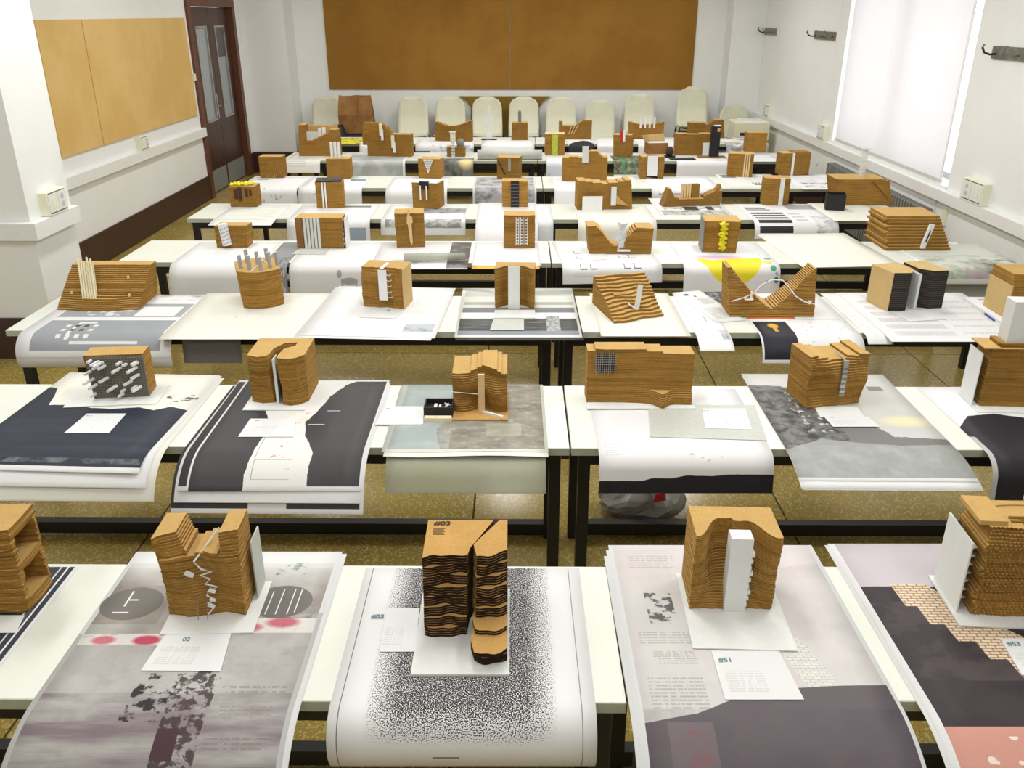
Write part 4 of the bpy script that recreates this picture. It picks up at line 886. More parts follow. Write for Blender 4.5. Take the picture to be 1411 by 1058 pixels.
card(3, [(680, 440), (722, 440), (722, 455), (675, 455)], M['grey'], 'pale grey card on the grey horizon drawing')
r = mk(3, (846, 444, 918, 438, 415, 396), 13, 'tilted slab of wavy contour layers with a small frosted tower', front=lambda x, z: -.02 + 1.0 * z + .03 * math.sin(x * 5 + z * 9) + .10 * x * (1 - z), dims=(None, .34, .16), jit=.008, nx=24, name='contour_model', left=lambda z: -1.04, g=.001)
W, D, H = dm(r)
MB().tube([(W * .02, D * .22, H * .22), (W * .08, D * .24, H * 1.05)], .014, 4).build('frosted_tower', M['frost'], r)
MB().tube([(-W * .12, D * .28, H * .4), (W * .0, D * .2, H * .25)], .004, 4).build('white_brace', M['white'], r); bx(r, 'inset_plate', M['layd'], -W * .3, W * .0, D * .5, D * .62, H * .58, H * .6)
def vtop(x): return .30 + .70 * abs(x) ** 1.25 if abs(x) > .12 else .30
r = mk(3, (1006, 437, 1122, 437, 374, 363), 32, 'butterfly-shaped layered valley model with a white looping path', top=lambda x: .16 + .84 * abs(x) ** 1.3, front=lambda x, z: .02 + .70 * z * (1 - .45 * abs(x)) + .5 * max(0, .35 - abs(x + .05)) * z, dims=(None, .2, None), jit=.003, nx=46, name='valley_model', left=lambda z: -1 - .10 * z, right=lambda z: 1 + .02 * z)
W, D, H = dm(r)
pth = [(-.5, -.004, .36), (-.36, .02, .40), (-.22, .03, .5), (-.15, .04, .66), (-.02, .04, .78), (.1, .04, .76), (.18, .035, .62), (.26, .02, .44), (.36, .0, .34), (.48, -.004, .30)]
MB().tube([(x * W, y, z * H) for x, y, z in pth], .0035, 6).build('white_path', M['white'], r, True)
MB().tube([(-.30 * W + .022 * math.cos(t), .0 + .012 * math.sin(t), H * .40) for t in [k * .5236 for k in range(13)]], .0035, 5).build('white_loop', M['white'], r)
MB().tube([(-.27 * W, .01, H * .4), (-.27 * W, .01, H * .55)], .006, 6).build('white_post', M['white'], r); MB().tube([(-.32 * W, .0, H * .41), (-.32 * W, .0, H * .43)], .01, 10).build('orange_dot', M['orange'], r); MB().tube([(.42 * W, .0, H * .30), (.42 * W, .0, H * .36)], .01, 8).build('white_ball', M['white'], r)
def blk(zf, k, W, D):
    w = W / 2; s_ = -.02 + .1 * zf
    return [[(-w, D * .1), (-w * .4, D * .0), (s_ * w - w * .12, D * .35), (s_ * w - w * .08, D), (-w, D)], [(s_ * w + w * .10, D * .3), (w * .5, D * .02), (w * 1.02, -D * .02), (w, D), (s_ * w + w * .14, D)]]
r = mk(3, (1226, 430, 1296, 424, 375, 361), 18, 'black-faced split block with pale sides and white blade between', polys=blk, mats=(M['tan'], M['black']), name='black_split_model')
W, D, H = dm(r)
bx(r, 'pale_side_board', M['tan'], -W / 2 - .006, -W / 2 - .001, D * .08, D, 0, H); bx(r, 'white_blade', M['frost'], -W * .02, W * .03, D * .05, D * .6, 0, H * .93); bx(r, 'pale_ledge', M['wood'], -W * .04, W * .3, D * .36, D * .9, H * .9, H * .915)
card(3, [(1228, 430), (1290, 428), (1305, 440), (1252, 443)], M['cardprint'], 'white card in front of the black split model')
r = mk(3, (1388, 440, 1470, 440, 380, 363), 16, 'brown layered block with pale side at the end of the third table', front=lambda x, z: .06 + .2 * max(0, z - .7), jit=.008, name='end_block_model')
W, D, H = dm(r); bx(r, 'pale_side_board', M['tan'], -W / 2 - .008, -W / 2 - .001, .01, D, 0, H * .75)
a, b = P(1357, 432, lev(3, 2.3, 2.4, .006, False)), P(1371, 442, lev(3, 2.3, 2.4, .006, False)); o = MB().tube([(0, 0, 0), (b - a) * .9, (b - a)], [.005, .005, .002], 8).build('pen', M['blue'], None, True); o.location = a; tag(o, 'blue pen lying on the lettered white sheet', 'pen')

# ================================================================== fourth row
S['faint'] = paper('faint_white_print', [('noise', 6, .45, .7, L(220, 222, 224), .7, (.1, .05, .9, .4)), ('grid', .1, .55, .6, .9, 4, 4, L(206, 206, 206), .5, .02)])
sheet(4, 275, 334, 388, 334, .80, S['faint'], 'white sheet falling in a smooth curve at the end of the fourth table', R=.10, A=84)
S['greyfig'] = paper('grey_figure_print', [('rect', 0, 0, 1, 1, L(140, 142, 146)), ('noise', 18, .5, .56, L(60, 62, 64), .9, (.1, .2, .9, .5)), ('noise', 14, .5, .58, L(226, 226, 226), .9, (.1, .0, .9, .25))])
sheet(4, 391, 334, 422, 334, .80, S['greyfig'], 'grey sheet with dark figures between two white sheets', R=.07, A=84)
S['horse'] = paper('horse_sketch_print', [('ell', .72, .15, .10, .03, L(160, 160, 164), .9, .3), ('rect', .62, .06, .645, .17, L(166, 166, 170)), ('rect', .79, .05, .81, .15, L(166, 166, 170)), ('ell', .6, .21, .03, .035, L(160, 160, 164), .9, .4), ('rect', .86, .12, .93, .2, L(176, 176, 180)), ('rect', .1, .1, .105, .8, L(214, 214, 214))], base=(.80, .81, .83))
sheet(4, 425, 334, 530, 334, .80, S['horse'], 'white sheet with a faint grey horse sketch', R=.07, A=84)
card(4, [(415, 341), (455, 341), (448, 351), (402, 350)], M['grey'], 'grey card before the book-shaped model')
S['planphoto'] = paper('plan_and_photo_print', [('rect', .2, .12, .48, .3, L(176, 190, 196)), ('grid', .42, .2, .66, .6, 3, 5, L(90, 88, 92), .9, .06), ('leftof', [(0, .98), (1, .98)], L(206, 204, 206), .3, 0), ('rect', .78, .02, 1, 1, L(92, 86, 86)), ('noise', 10, .5, .6, L(150, 146, 146), .7, (.78, .02, 1, 1))])
sheet(4, 528, 334, 650, 334, .66, S['planphoto'], 'sheet with a plan, a pale blue panel and a dark photo strip', R=.9, A=20)
o = MB().tube([(-.2, -.012, 0), (0, 0, .002), (.2, .012, .004)], [.026, .025, .024], 12).build('rolled_sheet', M['trace'], None, True); o.location = P(598, 368, .74) + Vector((0, -.028, .0)); tag(o, 'grey rolled tracing sheet at the edge of the fourth table', 'paper')
o.location.z = .783; o.location.y = ROWS[4][0] + .012
sheet(4, 655, 336, 740, 336, .625, M['orange'], 'orange card folder under the white sheet', name='card_folder', R=1.2, A=10)
sheet(4, 655, 334, 742, 334, .60, M['paper'], 'plain white sheet on the orange folder', R=1.2, A=8)
S['plans'] = paper('floor_plan_print', sum([[('grid', a, b, a + .07, b + .10, 1, 1, L(90, 90, 94), .9, .12), ('grid', a + .1, b, a + .17, b + .10, 1, 1, L(90, 90, 94), .9, .12)] for a in (.18, .62) for b in (.12, .38, .55)], []) + [('lines', .1, .06, .45, .08, 1, L(190, 190, 194), .6)], base=(.80, .81, .85))
sheet(4, 760, 333, 884, 331, .76, S['plans'], 'white sheet of small floor plan drawings hanging over the edge', R=.06, A=82)
S['yellowhalf'] = paper('yellow_semicircle_print', [('ell', .52, .47, .34, .38, L(238, 222, 50)), ('above', [(0, .47), (.2, .46), (.35, .40), (.5, .44), (.7, .46), (1, .48)], WHITE, 1, .01), ('ell', .42, .50, .22, .06, L(214, 176, 206), .95, .6), ('rect', .45, .82, .7, .9, L(238, 222, 60)),
    ('ell', .90, .34, .045, .05, L(226, 222, 70)), ('ell', .93, .24, .03, .03, L(90, 170, 130)), ('ell', .96, .14, .025, .025, L(40, 140, 80)), ('ell', .93, .44, .04, .02, L(110, 160, 130)), ('noise', 40, .6, .63, L(120, 160, 200), .8, (.86, .1, 1, .6)), ('lines', .35, .04, .6, .06, 1, L(150, 150, 150), .7)], base=(.82, .82, .86))
sheet(4, 921, 334, 1042, 334, .80, S['yellowhalf'], 'white sheet with a large yellow half circle and pink cloud', R=.07, A=82)
sheet(4, 1043, 323, 1163, 321, .90, M['papercream'], 'large blank cream sheet lying across the table edge', R=2, A=8)
S['greenland'] = paper('pale_green_landscape_print', [('rect', .03, .04, .97, .97, L(206, 210, 202)), ('noise', 7, .45, .6, L(150, 156, 138), .8, (.03, .04, .97, .55)), ('noise', 5, .5, .6, L(176, 156, 170), .7, (.4, .05, .9, .35)), ('noise', 9, .5, .6, L(96, 98, 92), .8, (.6, .05, .97, .4)), ('rect', 0, 0, 1, .05, L(222, 224, 222))])
sheet(4, 1225, 336, 1352, 336, .69, S['greenland'], 'rolled sheet with a pale green landscape at the end of the fourth table', R=.09, A=98)
S['greycloth'] = paper('grey_hanging_print', [('rect', .06, 0, .94, 1, L(168, 168, 162))])
sheet(4, 1250, 340, 1345, 340, .72, S['greycloth'], 'grey sheet hanging beneath the pale green landscape', R=.02, A=89, z=TZ + .0008)

r = mk(4, (299, 341, 341, 341, 312, 306), 10, 'small brown block with a white fluted post leaning on it', jit=.006, name='fluted_post_model', right=lambda z: 1 + .1 * z)
W, D, H = dm(r)
MB().tube([(-.12 * W, -.016, H * .15), (-.2 * W, -.014, H * 1.15)], .032, 10).build('fluted_post', M['white'], r)
for k in range(5): MB().tube([(-.12 * W - .016 * k * .2, -.0165, H * (.25 + k * .17)), (-.12 * W - .016 * k * .2 - .001, -.0165, H * (.27 + k * .17))], .0335, 10).build('dark_groove', M['midgrey'], r)
bx(r, 'torn_top_flap', M['lay'], -W * .3, W * .55, .0, D * .6, H, H + .008)
r = mk(4, (411, 342, 474, 342, 300, 294), 14, 'wide book-shaped block with frosted strips and white spine', jit=.001, name='book_model')
W, D, H = dm(r)
bx(r, 'dark_side_board', M['kraft'], -W / 2 - .004, -W * .36, -.006, -.001, 0, H)
for k in range(5): bx(r, 'frosted_strip', M['frost'], -W * .34 + k * W * .075, -W * .34 + k * W * .075 + W * .055, -.010 - .002 * (k % 2), -.002, 0, H * 1.0)
bx(r, 'white_back_board', M['whiteb'], W / 2 + .014, W / 2 + .02, .0, D, 0, H * .98)
for k in range(6): bx(r, 'side_tab', M['white'], W / 2, W / 2 + .004, .01, .02, H * (.08 + k * .16), H * (.18 + k * .16))
r = mk(4, (547, 341, 586, 340, 294, 287), 14, 'brown layered block with a knife-shaped wooden blade', jit=.006, name='blade_model', left=lambda z: -1 - .08 * z)
W, D, H = dm(r)
MB().prism([(-.10 * W, H * .9), (-.12 * W, H * .7), (-.08 * W, H * .7), (-.02 * W, H * .16), (.03 * W, H * .08), (.07 * W, H * .16), (.05 * W, H * .72), (.10 * W, H * .74), (.09 * W, H * .9), (0, H * .95), (-.01 * W, H * 1.12), (-.05 * W, H * 1.12)], -.014, -.009).build('wooden_blade', M['wood'], r)
r = mk(4, (694, 342, 737, 342, 297, 290), 14, 'brown block with three white ladder strips on its front', jit=.002, name='ladder_strip_model', front=lambda x, z: .1 * x * x)
W, D, H = dm(r)
for k in range(3):
    x = W * (-.06 + k * .14)
    for dx_ in (-.009, .009): bx(r, 'ladder_rail', M['white'], x + dx_ - .0025, x + dx_ + .0025, -.008, -.004, H * .1, H * .95)
    for q in range(9): bx(r, 'ladder_rung', M['white'], x - .007, x + .007, -.008, -.004, H * (.14 + q * .09), H * (.14 + q * .09) + .006)
r = mk(4, (812, 350, 897, 350, 312, 304), 14, 'saddle-shaped layered valley block with a white twisted tower', top=lambda x: (.25 + .75 * smooth((-x - .1) / .8) if x < -.1 else .25 + .68 * smooth((x + .1) / .7)), front=lambda x, z: .25 * z * (1 - abs(x)), nx=30, jit=.004, dims=(None, .18, None), name='saddle_model', left=lambda z: -1 - .1 * z, right=lambda z: 1 + .04 * z)
W, D, H = dm(r)
for k in range(15):
    a = k * .14; z_ = H * (.18 + k * .063)
    o = bx(r, 'twisted_slab', M['white'], -.028, .028, -.022, .022, 0, H * .05); o.location = (W * .02 + .004 * math.sin(k), .03, z_); o.rotation_euler = (0, 0, a)
bx(r, 'white_step', M['white'], -W * .05, W * .16, -.01, .03, H * .10, H * .16)
c = card(4, [(800, 341), (833, 335), (836, 357), (806, 360)], M['white'], 'plain white card before the saddle model')
r = mk(4, (968, 347, 1014, 348, 305, 296), 13, 'layered block with grey side and a yellow knobbly chain', jit=.004, name='yellow_chain_model', right=lambda z: 1 + .12 * z)
W, D, H = dm(r)
bx(r, 'grey_side_board', M['midgrey'], -W / 2 - .006, -W / 2 - .001, -.01, D, 0, H)
pts = [(.05 + .07 * math.sin(k * 1.1), -.016 + .004 * math.cos(k), .08 + k * .052) for k in range(18)]
MB().tube([(x * W + .012 * math.cos(k * 2.2), y, z * H) for k, (x, y, z) in enumerate(pts)], [.012 + .005 * (k % 2) for k in range(18)], 7).build('yellow_chain', M['yellow'], r, True)
for k in range(6): MB().tube([(.05 * W - .02, -.016, H * (.15 + k * .15)), (.05 * W + .03, -.018, H * (.18 + k * .15))], .008, 6).build('yellow_knob', M['yellow'], r)
r = mk(4, (1222, 345, 1310, 345, 302, 289), 11, 'large trapezoid of thick corrugated layers with a white plaque', left=lambda z: -1 + .0 * z - .05 * math.sin(z * 30), right=lambda z: 1 - .32 * z, jit=.003, g=.004, name='thick_layer_model', front=lambda x, z: .30 * z, dims=(None, .36, None), backf=lambda x, z: 1.1, z0=TZ + .004)
W, D, H = dm(r)
MB().prism([(W * .02, H * .06), (W * .09, H * .06), (W * .18, H * .82), (W * .11, H * .84)], .0, .02).build('white_plaque', M['white'], r)
MB().prism([(W * .075, H * .3), (W * .09, H * .25), (W * .13, H * .6), (W * .12, H * .66)], -.003, -.0005).build('dark_slot', M['black'], r)

# ================================================================== fifth row
S['faintmap'] = paper('faint_map_print', [('rect', .08, .08, .92, .9, L(226, 228, 222)), ('streak', 8, .5, .65, L(196, 202, 196), .7, (.08, .08, .92, .9))])
sheet(5, 322, 283, 402, 283, .68, S['faintmap'], 'white sheet with a faint pale map at the end of the fifth table', R=.9, A=18)
S['bluepanel'] = paper('blue_panel_print', [('rect', .55, .05, .95, .20, L(150, 164, 178)), ('rect', .5, .86, .9, .94, L(120, 118, 122)), ('rect', .1, .3, .105, .9, L(190, 170, 190))])
sheet(5, 418, 282, 524, 282, .80, S['bluepanel'], 'white sheet with a blue panel on its hanging part', R=.06, A=84)
S['photostrips'] = paper('photo_strip_print', [('rect', .05, .08, .95, .20, L(140, 142, 144)), ('noise', 12, .45, .6, L(216, 216, 216), .8, (.05, .08, .95, .2)), ('rect', .45, .5, .98, .8, L(170, 172, 172)), ('noise', 12, .45, .6, L(90, 92, 94), .8, (.45, .5, .98, .8))])
sheet(5, 538, 282, 646, 282, .70, S['photostrips'], 'white sheet with two rows of grey photo strips', R=.05, A=84)
S['paleblue'] = paper('pale_blue_sheet', [('grid', .2, .05, .8, .8, 3, 6, L(190, 196, 206), .4, .02)], base=(.77, .80, .85))
sheet(5, 692, 281, 758, 281, .80, S['paleblue'], 'pale bluish sheet partly under the tall white sheet', R=.06, A=85)
sheet(5, 660, 279, 738, 279, .96, M['paper'], 'tall blank white sheet reaching down to the fourth table', R=.25, A=62)
sheet(5, 790, 283, 890, 283, .84, M['papercream'], 'blank cream sheet under the block with a leaning card', R=.09, A=84)
S['newsprint'] = paper('mixed_print', [('rect', .05, .05, .95, .3, L(186, 190, 178)), ('noise', 14, .5, .58, L(90, 92, 88), .7, (.05, .05, .95, .5)), ('rect', .4, .3, .6, .5, L(56, 56, 58)), ('rect', .72, .32, .82, .5, L(60, 60, 62))])
sheet(5, 893, 273, 985, 273, .72, S['newsprint'], 'pale sheets of mixed grey prints under the boat-shaped model', R=.8, A=15)
S['stripes'] = paper('black_stripe_print', [('rect', .06, .06 + .11 * i, .46, .13 + .11 * i, L(40, 42, 48)) for i in range(5)] + [('rect', .06, .64 + .05 * i, .4 - .04 * i, .67 + .05 * i, L(50, 52, 58)) for i in range(4)] + [('rect', .52, .2 + .14 * i, .66, .26 + .14 * i, L(196, 196, 200)) for i in range(3)] + [('noise', 8, .45, .6, L(150, 140, 146), .8, (.74, .05, .94, .4)), ('rect', .6, .72, .98, .95, L(170, 168, 172))])
sheet(5, 1012, 281, 1118, 281, .80, S['stripes'], 'white sheet printed with broad black stripes', R=.10, A=80, curl=.2)
sheet(5, 1112, 280, 1192, 280, .68, M['papercream'], 'small blank cream sheet beside the black cube', R=2, A=8)
def far(row, px, label, n=9, D=.16, **kw):
    kw.setdefault('jit', .003); kw.setdefault('nx', 14)
    if 'top' in kw: n = 26
    d = kw.pop('dims', (None, D, None)); return mk(row, px, n, label, dims=d, join=True, g=.0022, **kw)
r = far(5, (318, 285, 354, 285, 257, 252), 'brown block topped with yellow flower clumps and dark stains')
W, D, H = dm(r)
for k in range(9):
    o = MB().tube([(-W * .4 + W * .09 * k, .03 + .03 * (k % 3), H), (-W * .4 + W * .09 * k, .03 + .03 * (k % 3), H + .012), (-W * .4 + W * .09 * k, .03 + .03 * (k % 3), H + .028)], [.012, .022, .008], 7).build('yellow_flower', M['yellow'], r, True)
for x, w_, z0_, z1_ in ((-.3, .12, .4, .85), (-.15, .14, .3, .95), (.12, .1, .5, .9), (.28, .08, .55, .85)): bx(r, 'dark_stain', M['burntink'], W * x, W * (x + w_), -.006, -.003, H * z0_, H * z1_)
r = far(5, (437, 287, 475, 286, 251, 246), 'brown block with two white strips and a black top')
W, D, H = dm(r); bx(r, 'black_top', M['black'], -W * .48, W * .45, .0, D, H, H + .012, .003)
for x in (-.28, -.18): bx(r, 'white_strip', M['white'], W * x, W * (x + .055), -.009, -.004, 0, H)
r = far(5, (569, 286, 604, 288, 252, 246), 'brown block with white top and a black clip with two prongs')
W, D, H = dm(r); bx(r, 'white_top', M['white'], -W * .5, W * .46, -.002, D, H, H + .003); bx(r, 'black_clip', M['black'], -W * .2, W * .15, -.014, .02, H * .78, H + .01)
for x in (-.18, .06): bx(r, 'white_prong', M['white'], W * x, W * (x + .05), -.017, -.012, H * .35, H * .9)
r = far(5, (692, 285, 727, 285, 250, 246), 'brown block with a wide dark mesh strip')
W, D, H = dm(r); bx(r, 'dark_mesh_strip', M['black'], -W * .16, W * .16, -.008, -.002, 0, H * 1.02)
for k in range(7): bx(r, 'mesh_wire', M['midgrey'], -W * .15, W * .15, -.011, -.009, H * (.1 + k * .13), H * (.1 + k * .13) + .003)
r = far(5, (795, 289, 871, 288, 247, 245), 'wide brown block with a notched top, slim white tower and leaning card', top=lambda x: .86 + .14 * abs(x) ** 1.5, right=lambda z: 1 - .08 * z, nx=20, n=12)
W, D, H = dm(r); bx(r, 'white_tower', M['frost'], W * .10, W * .19, -.03, -.004, H * .15, H * .76); MB().prism([(.19 * W, H * .2), (.42 * W, H * .12), (.19 * W, H * .5)], -.02, -.004).build('cardboard_fin', M['lay'], r)
bx(r, 'leaning_card', M['white'], -W * .42, -W * .06, -.045, -.042, 0, H * .48)
r = far(5, (913, 285, 992, 283, 256, 250), 'boat-shaped hollow layered model with wooden slats inside', top=lambda x: (.42 + .58 * smooth((-x - .55) * 4) if x < -.45 else (.40 + .3 * smooth((x - .3) * 1.6) if x > .45 else .34)), front=lambda x, z: .4 * z * z, nx=26, D=.12, left=lambda z: -1 + .25 * z, right=lambda z: 1 + .1 * z)
W, D, H = dm(r)
for k in range(4): bx(r, 'wooden_slat', M['wood'], -W * .16 + k * W * .045, -W * .16 + k * W * .045 + W * .03, D * .4, D * .6, H * .3, H * 1.05)
bx(r, 'back_fragment', M['edge'], W * .03, W * .16, D * .5, D * .9, H * .3, H * 1.0); MB().prism([(W * .3, H * .35), (W * .52, H * .8), (W * .5, H * 1.0), (W * .42, H * .7)], D * .2, D * .8).build('curved_end', M['edge'], r)
r = far(5, (1050, 282, 1086, 283, 246, 241), 'brown block with a clear strip down its front', front=lambda x, z: .1 * x * x, n=11)
W, D, H = dm(r); bx(r, 'clear_strip', M['frost'], W * .10, W * .26, -.012, -.004, -.0, H * 1.03); MB().tube([(W * .18, -.014, H * .2), (W * .18, -.012, H * .3)], .012, 8).build('clear_disc', M['frost'], r)
r = empty('black_cube_box', P(1150, 290, lev(5, 2.2, 2.4, .001, False)), R_(-14), 'small open black card cube beside the blank cream sheet', 'box')
bx(r, 'body', M['black'], -.072, .072, 0, .12, 0, .10)
for a in ((-.075, .075, -.004, 0, 0, .13), (-.075, .075, .12, .124, 0, .13), (-.076, -.072, 0, .12, 0, .13), (.072, .076, 0, .12, 0, .13)): bx(r, 'side', M['black'], *a)
bx(r, 'white_dot', M['white'], .0, .012, .05, .062, .1, .105)
r = far(5, (1158, 282, 1230, 282, 248, 238), 'large brown trapezoid block with a tall clear acrylic tower', left=lambda z: -1 - .22 * z, right=lambda z: 1 - .35 * z, front=lambda x, z: .10 * z, n=12, D=.30)
W, D, H = dm(r); MB().prism([(W * .05, H * .98), (W * .5, H * .0), (W * .36, H * .98)], D * .0, D * .02).build('front_facet', M['edge'], r)
for k in range(7): MB().tube([(-.05 * W, D * .5, H + k * .034), (-.05 * W, D * .5, H + .030 + k * .034)], .026, 10).build('acrylic_ring', M['acrylic'], r)
MB().tube([(-.05 * W, D * .5, H + .238), (-.05 * W, D * .5, H + .244)], .05, 10).build('acrylic_cap', M['acrylic'], r)

# ================================================================== sixth row
S['sketchb'] = paper('blue_sketch_print', [('noise', 16, .56, .6, L(150, 154, 160), .8, (.3, .1, .75, .3)), ('rect', .1, .8, .3, .88, L(150, 164, 168))])
sheet(6, 352, 244, 428, 244, .80, S['sketchb'], 'white sheet with a small blue panel and sketch near the brown door', R=.06, A=84)
S['tealp'] = paper('teal_panel_print', [('rect', .7, .72, .95, .86, L(110, 150, 156)), ('noise', 30, .6, .64, L(150, 150, 150), .8, (.1, .1, .4, .3))])
sheet(6, 430, 244, 512, 244, .80, S['tealp'], 'white sheet with a teal panel hanging over the sixth table', R=.06, A=84)
sheet(6, 543, 244, 622, 244, .80, M['paper'], 'blank white sheet with a rounded hanging fold', R=.09, A=80)
S['mottle'] = paper('mottled_aerial_print', [('rect', .03, .03, .97, .97, L(186, 186, 190)), ('noise', 9, .45, .6, L(110, 110, 116), .8, (.03, .03, .97, .97))])
sheet(6, 655, 244, 737, 244, .78, S['mottle'], 'grey mottled aerial print hanging over the sixth table', R=.06, A=84)
sheet(6, 760, 244, 798, 244, .84, M['paper'], 'narrow blank white sheet beside the hill-shaped model', R=.06, A=60)
S['tick'] = paper('tick_print', [('grid', .1, .1, .9, .35, 14, 1, L(150, 150, 150), .7, .1)])
sheet(6, 885, 244, 975, 244, .76, S['tick'], 'white sheet with fine upright ticks under the white panel model', R=.06, A=84)
S['bars'] = paper('bar_print', [('grid', .45, .15, .9, .35, 9, 1, L(60, 60, 62), .9, .45), ('rect', .05, .7, .3, .95, L(150, 150, 150)), ('noise', 20, .5, .6, L(70, 70, 70), .8, (.06, .72, .29, .93)), ('lines', .4, .5, .95, .9, 8, L(190, 190, 186), .7)], base=(.78, .79, .76))
sheet(6, 985, 240, 1062, 240, .70, S['bars'], 'grey sheet printed with short black bars', R=.8, A=15)
S['inkblots'] = paper('ink_blot_print', [('noise', 12, .55, .58, L(50, 50, 52), .9, (.15, .08, .7, .45)), ('noise', 4, .5, .65, L(196, 198, 202), .6)])
sheet(6, 1072, 240, 1140, 240, .80, S['inkblots'], 'white sheet with black ink shapes near the radiator', R=.08, A=80)
r = far(6, (359, 245, 391, 245, 216, 213), 'plain square brown block with faint scratches')
for k in range(6): bx(r, 'scratch', M['tan'], -r['W'] * .2 + k * r['W'] * .08, -r['W'] * .2 + k * r['W'] * .08 + .004, -.008, -.004, 0, r['H'] * (.12 + .05 * (k % 3)))
r = far(6, (451, 246, 483, 246, 219, 214), 'square brown block with three white sticks standing on top')
for k in range(3): bx(r, 'white_stick', M['white'], -r['W'] * .32 + k * .035, -r['W'] * .32 + k * .035 + .026, .05, .075, r['H'], r['H'] + .15)
r = far(6, (577, 245, 606, 246, 219, 215), 'brown block with a white beaded triangle hanging on it', right=lambda z: 1.04)
W, D, H = dm(r)
for q in range(6):
    for k in range(6 - q): o = MB().box(-.006, .006, -.01, 0, -.009, .009).build('white_bead', M['white'], r); o.location = (W * (-.2 + .075 * k + .035 * q) , -.004, H * (.93 - q * .12))
r = far(6, (685, 246, 715, 247, 217, 214), 'brown block with diagonal cut and short grey strip')
W, D, H = dm(r); bx(r, 'grey_strip', M['alu'], W * .02, W * .14, -.012, -.003, H * .4, H * .95); MB().prism([(-W * .48, H * .85), (-W * .42, H * .85), (-W * .1, H * .2), (-W * .16, H * .2)], -.007, -.003).build('diagonal_groove', M['burntink'], r)
r = far(6, (774, 249, 836, 250, 208, 206), 'hill-shaped layered slab with a slim white tower', top=lambda x: .80 - .06 * abs(x + .5) if x < -.1 else (.8 + .26 * math.exp(-((x - .38) / .26) ** 2)), nx=24, n=12, D=.12)
W, D, H = dm(r); bx(r, 'white_tower', M['frost'], -W * .06, W * .08, -.02, -.003, H * .62, H * 1.16)
r = far(6, (882, 246, 914, 246, 216, 211), 'brown frame block holding a white panel', front=lambda x, z: .5 if abs(x) < .46 else 0, nx=24)
W, D, H = dm(r); bx(r, 'white_panel', M['white'], -W * .22, W * .22, .0, .012, H * .12, H * 1.03)
r = far(6, (1002, 243, 1036, 244, 212, 209), 'brown block with pale wooden strips near one side')
W, D, H = dm(r)
for k in range(3): bx(r, 'wooden_strip', M['wood'], W * (.12 + .09 * k), W * (.12 + .09 * k) + W * .06, -.01 - .003 * k, -.002, 0, H * 1.02)
r = far(6, (1077, 242, 1114, 241, 211, 206), 'brown block split by a white seam near the radiator', left=lambda z: -1 - .05 * z)
W, D, H = dm(r); bx(r, 'white_seam', M['white'], -W * .18, -W * .10, -.008, -.001, 0, H * 1.01); bx(r, 'top_ridge', M['edge'], -W * .1, W * .48, .0, D, H, H + .01)

# ================================================================== seventh row
S['newsA'] = paper('grey_news_print', [('lines', .1, .1, .6, .5, 10, L(150, 150, 150), .6)], base=(.74, .74, .72))
sheet(7, 408, 211, 455, 211, .70, S['newsA'], 'greyish folded sheet at the end of the seventh table', R=.07, A=70)
S['greyland'] = paper('grey_vista_print', [('rect', .04, .06, .96, .9, L(190, 194, 194)), ('noise', 6, .45, .6, L(160, 166, 168), .8, (.04, .06, .96, .9))])
sheet(7, 486, 211, 566, 211, .82, S['greyland'], 'pale grey vista print hanging over the seventh table', R=.06, A=84)
S['duskland'] = paper('dusk_landscape_print', [('rect', 0, 0, 1, .5, L(120, 122, 116)), ('noise', 7, .45, .6, L(70, 74, 72), .9, (0, 0, .7, .45)), ('ell', .8, .28, .2, .12, L(236, 214, 160), 1, .8)], base=(.72, .73, .7))
sheet(7, 608, 211, 655, 211, .78, S['duskland'], 'dusky landscape print with a yellow glow hanging over the edge', R=.06, A=84)
o = MB().tube([(-.36, 0, 0), (0, .005, 0), (.36, 0, 0)], .055, 16).build('rolled_sheet', M['grey'], None, True); o.location = P(702, 218, TZ + .056); o.location.z = TZ + .0556; o.location.y = ROWS[7][0] + .08; tag(o, 'thick roll of pale paper lying along the seventh table', 'paper')
S['bluewash'] = paper('blue_wash_print', [('fade', .0, .5, WHITE, .8), ('noise', 6, .5, .6, L(130, 134, 140), .5, (.1, .03, .6, .1))], base=L(206, 214, 228))
sheet(7, 750, 211, 778, 211, .80, S['bluewash'], 'pale blue washed sheet hanging beside the thick roll', R=.06, A=84)
S['forest'] = paper('forest_photo_print', [('rect', .0, .05, 1, .75, L(80, 90, 72)), ('noise', 14, .45, .6, L(150, 164, 130), .8, (0, .05, 1, .75)), ('noise', 6, .5, .6, L(90, 60, 50), .8, (0, .05, .3, .75)), ('rect', .25, .1, .33, .6, L(70, 140, 90))])
sheet(7, 838, 211, 882, 211, .78, S['forest'], 'dark green forest photo hanging from the seventh table', R=.06, A=70)
sheet(7, 920, 211, 992, 211, .84, M['paper'], 'blank white sheet hanging before the black tower', R=.06, A=84)
sheet(7, 1000, 212, 1060, 212, .55, M['paper'], 'blank white sheet at the window end of the seventh table')
r = far(7, (412, 215, 468, 215, 172, 166), 'rugged terrain block with a white card and white slabs inside', top=lambda x: (1.0 - .05 * x if x < -.55 else (.50 + .3 * (x + .3) * (x > -.3) if x < .6 else .85)), left=lambda z: -1 + .12 * z, nx=22, n=12, D=.16)
W, D, H = dm(r); bx(r, 'back_slab', M['lay'], -W * .3, W * .45, D * .7, D, H * .3, H * .95); bx(r, 'white_card', M['grey'], -W * .3, W * .02, .02, .024, H * .3, H * .78)
for k, x in enumerate((.0, .1)): bx(r, 'white_slab', M['white'], W * x, W * (x + .08), .05, .07, H * .5, H * (.86 + .04 * k))
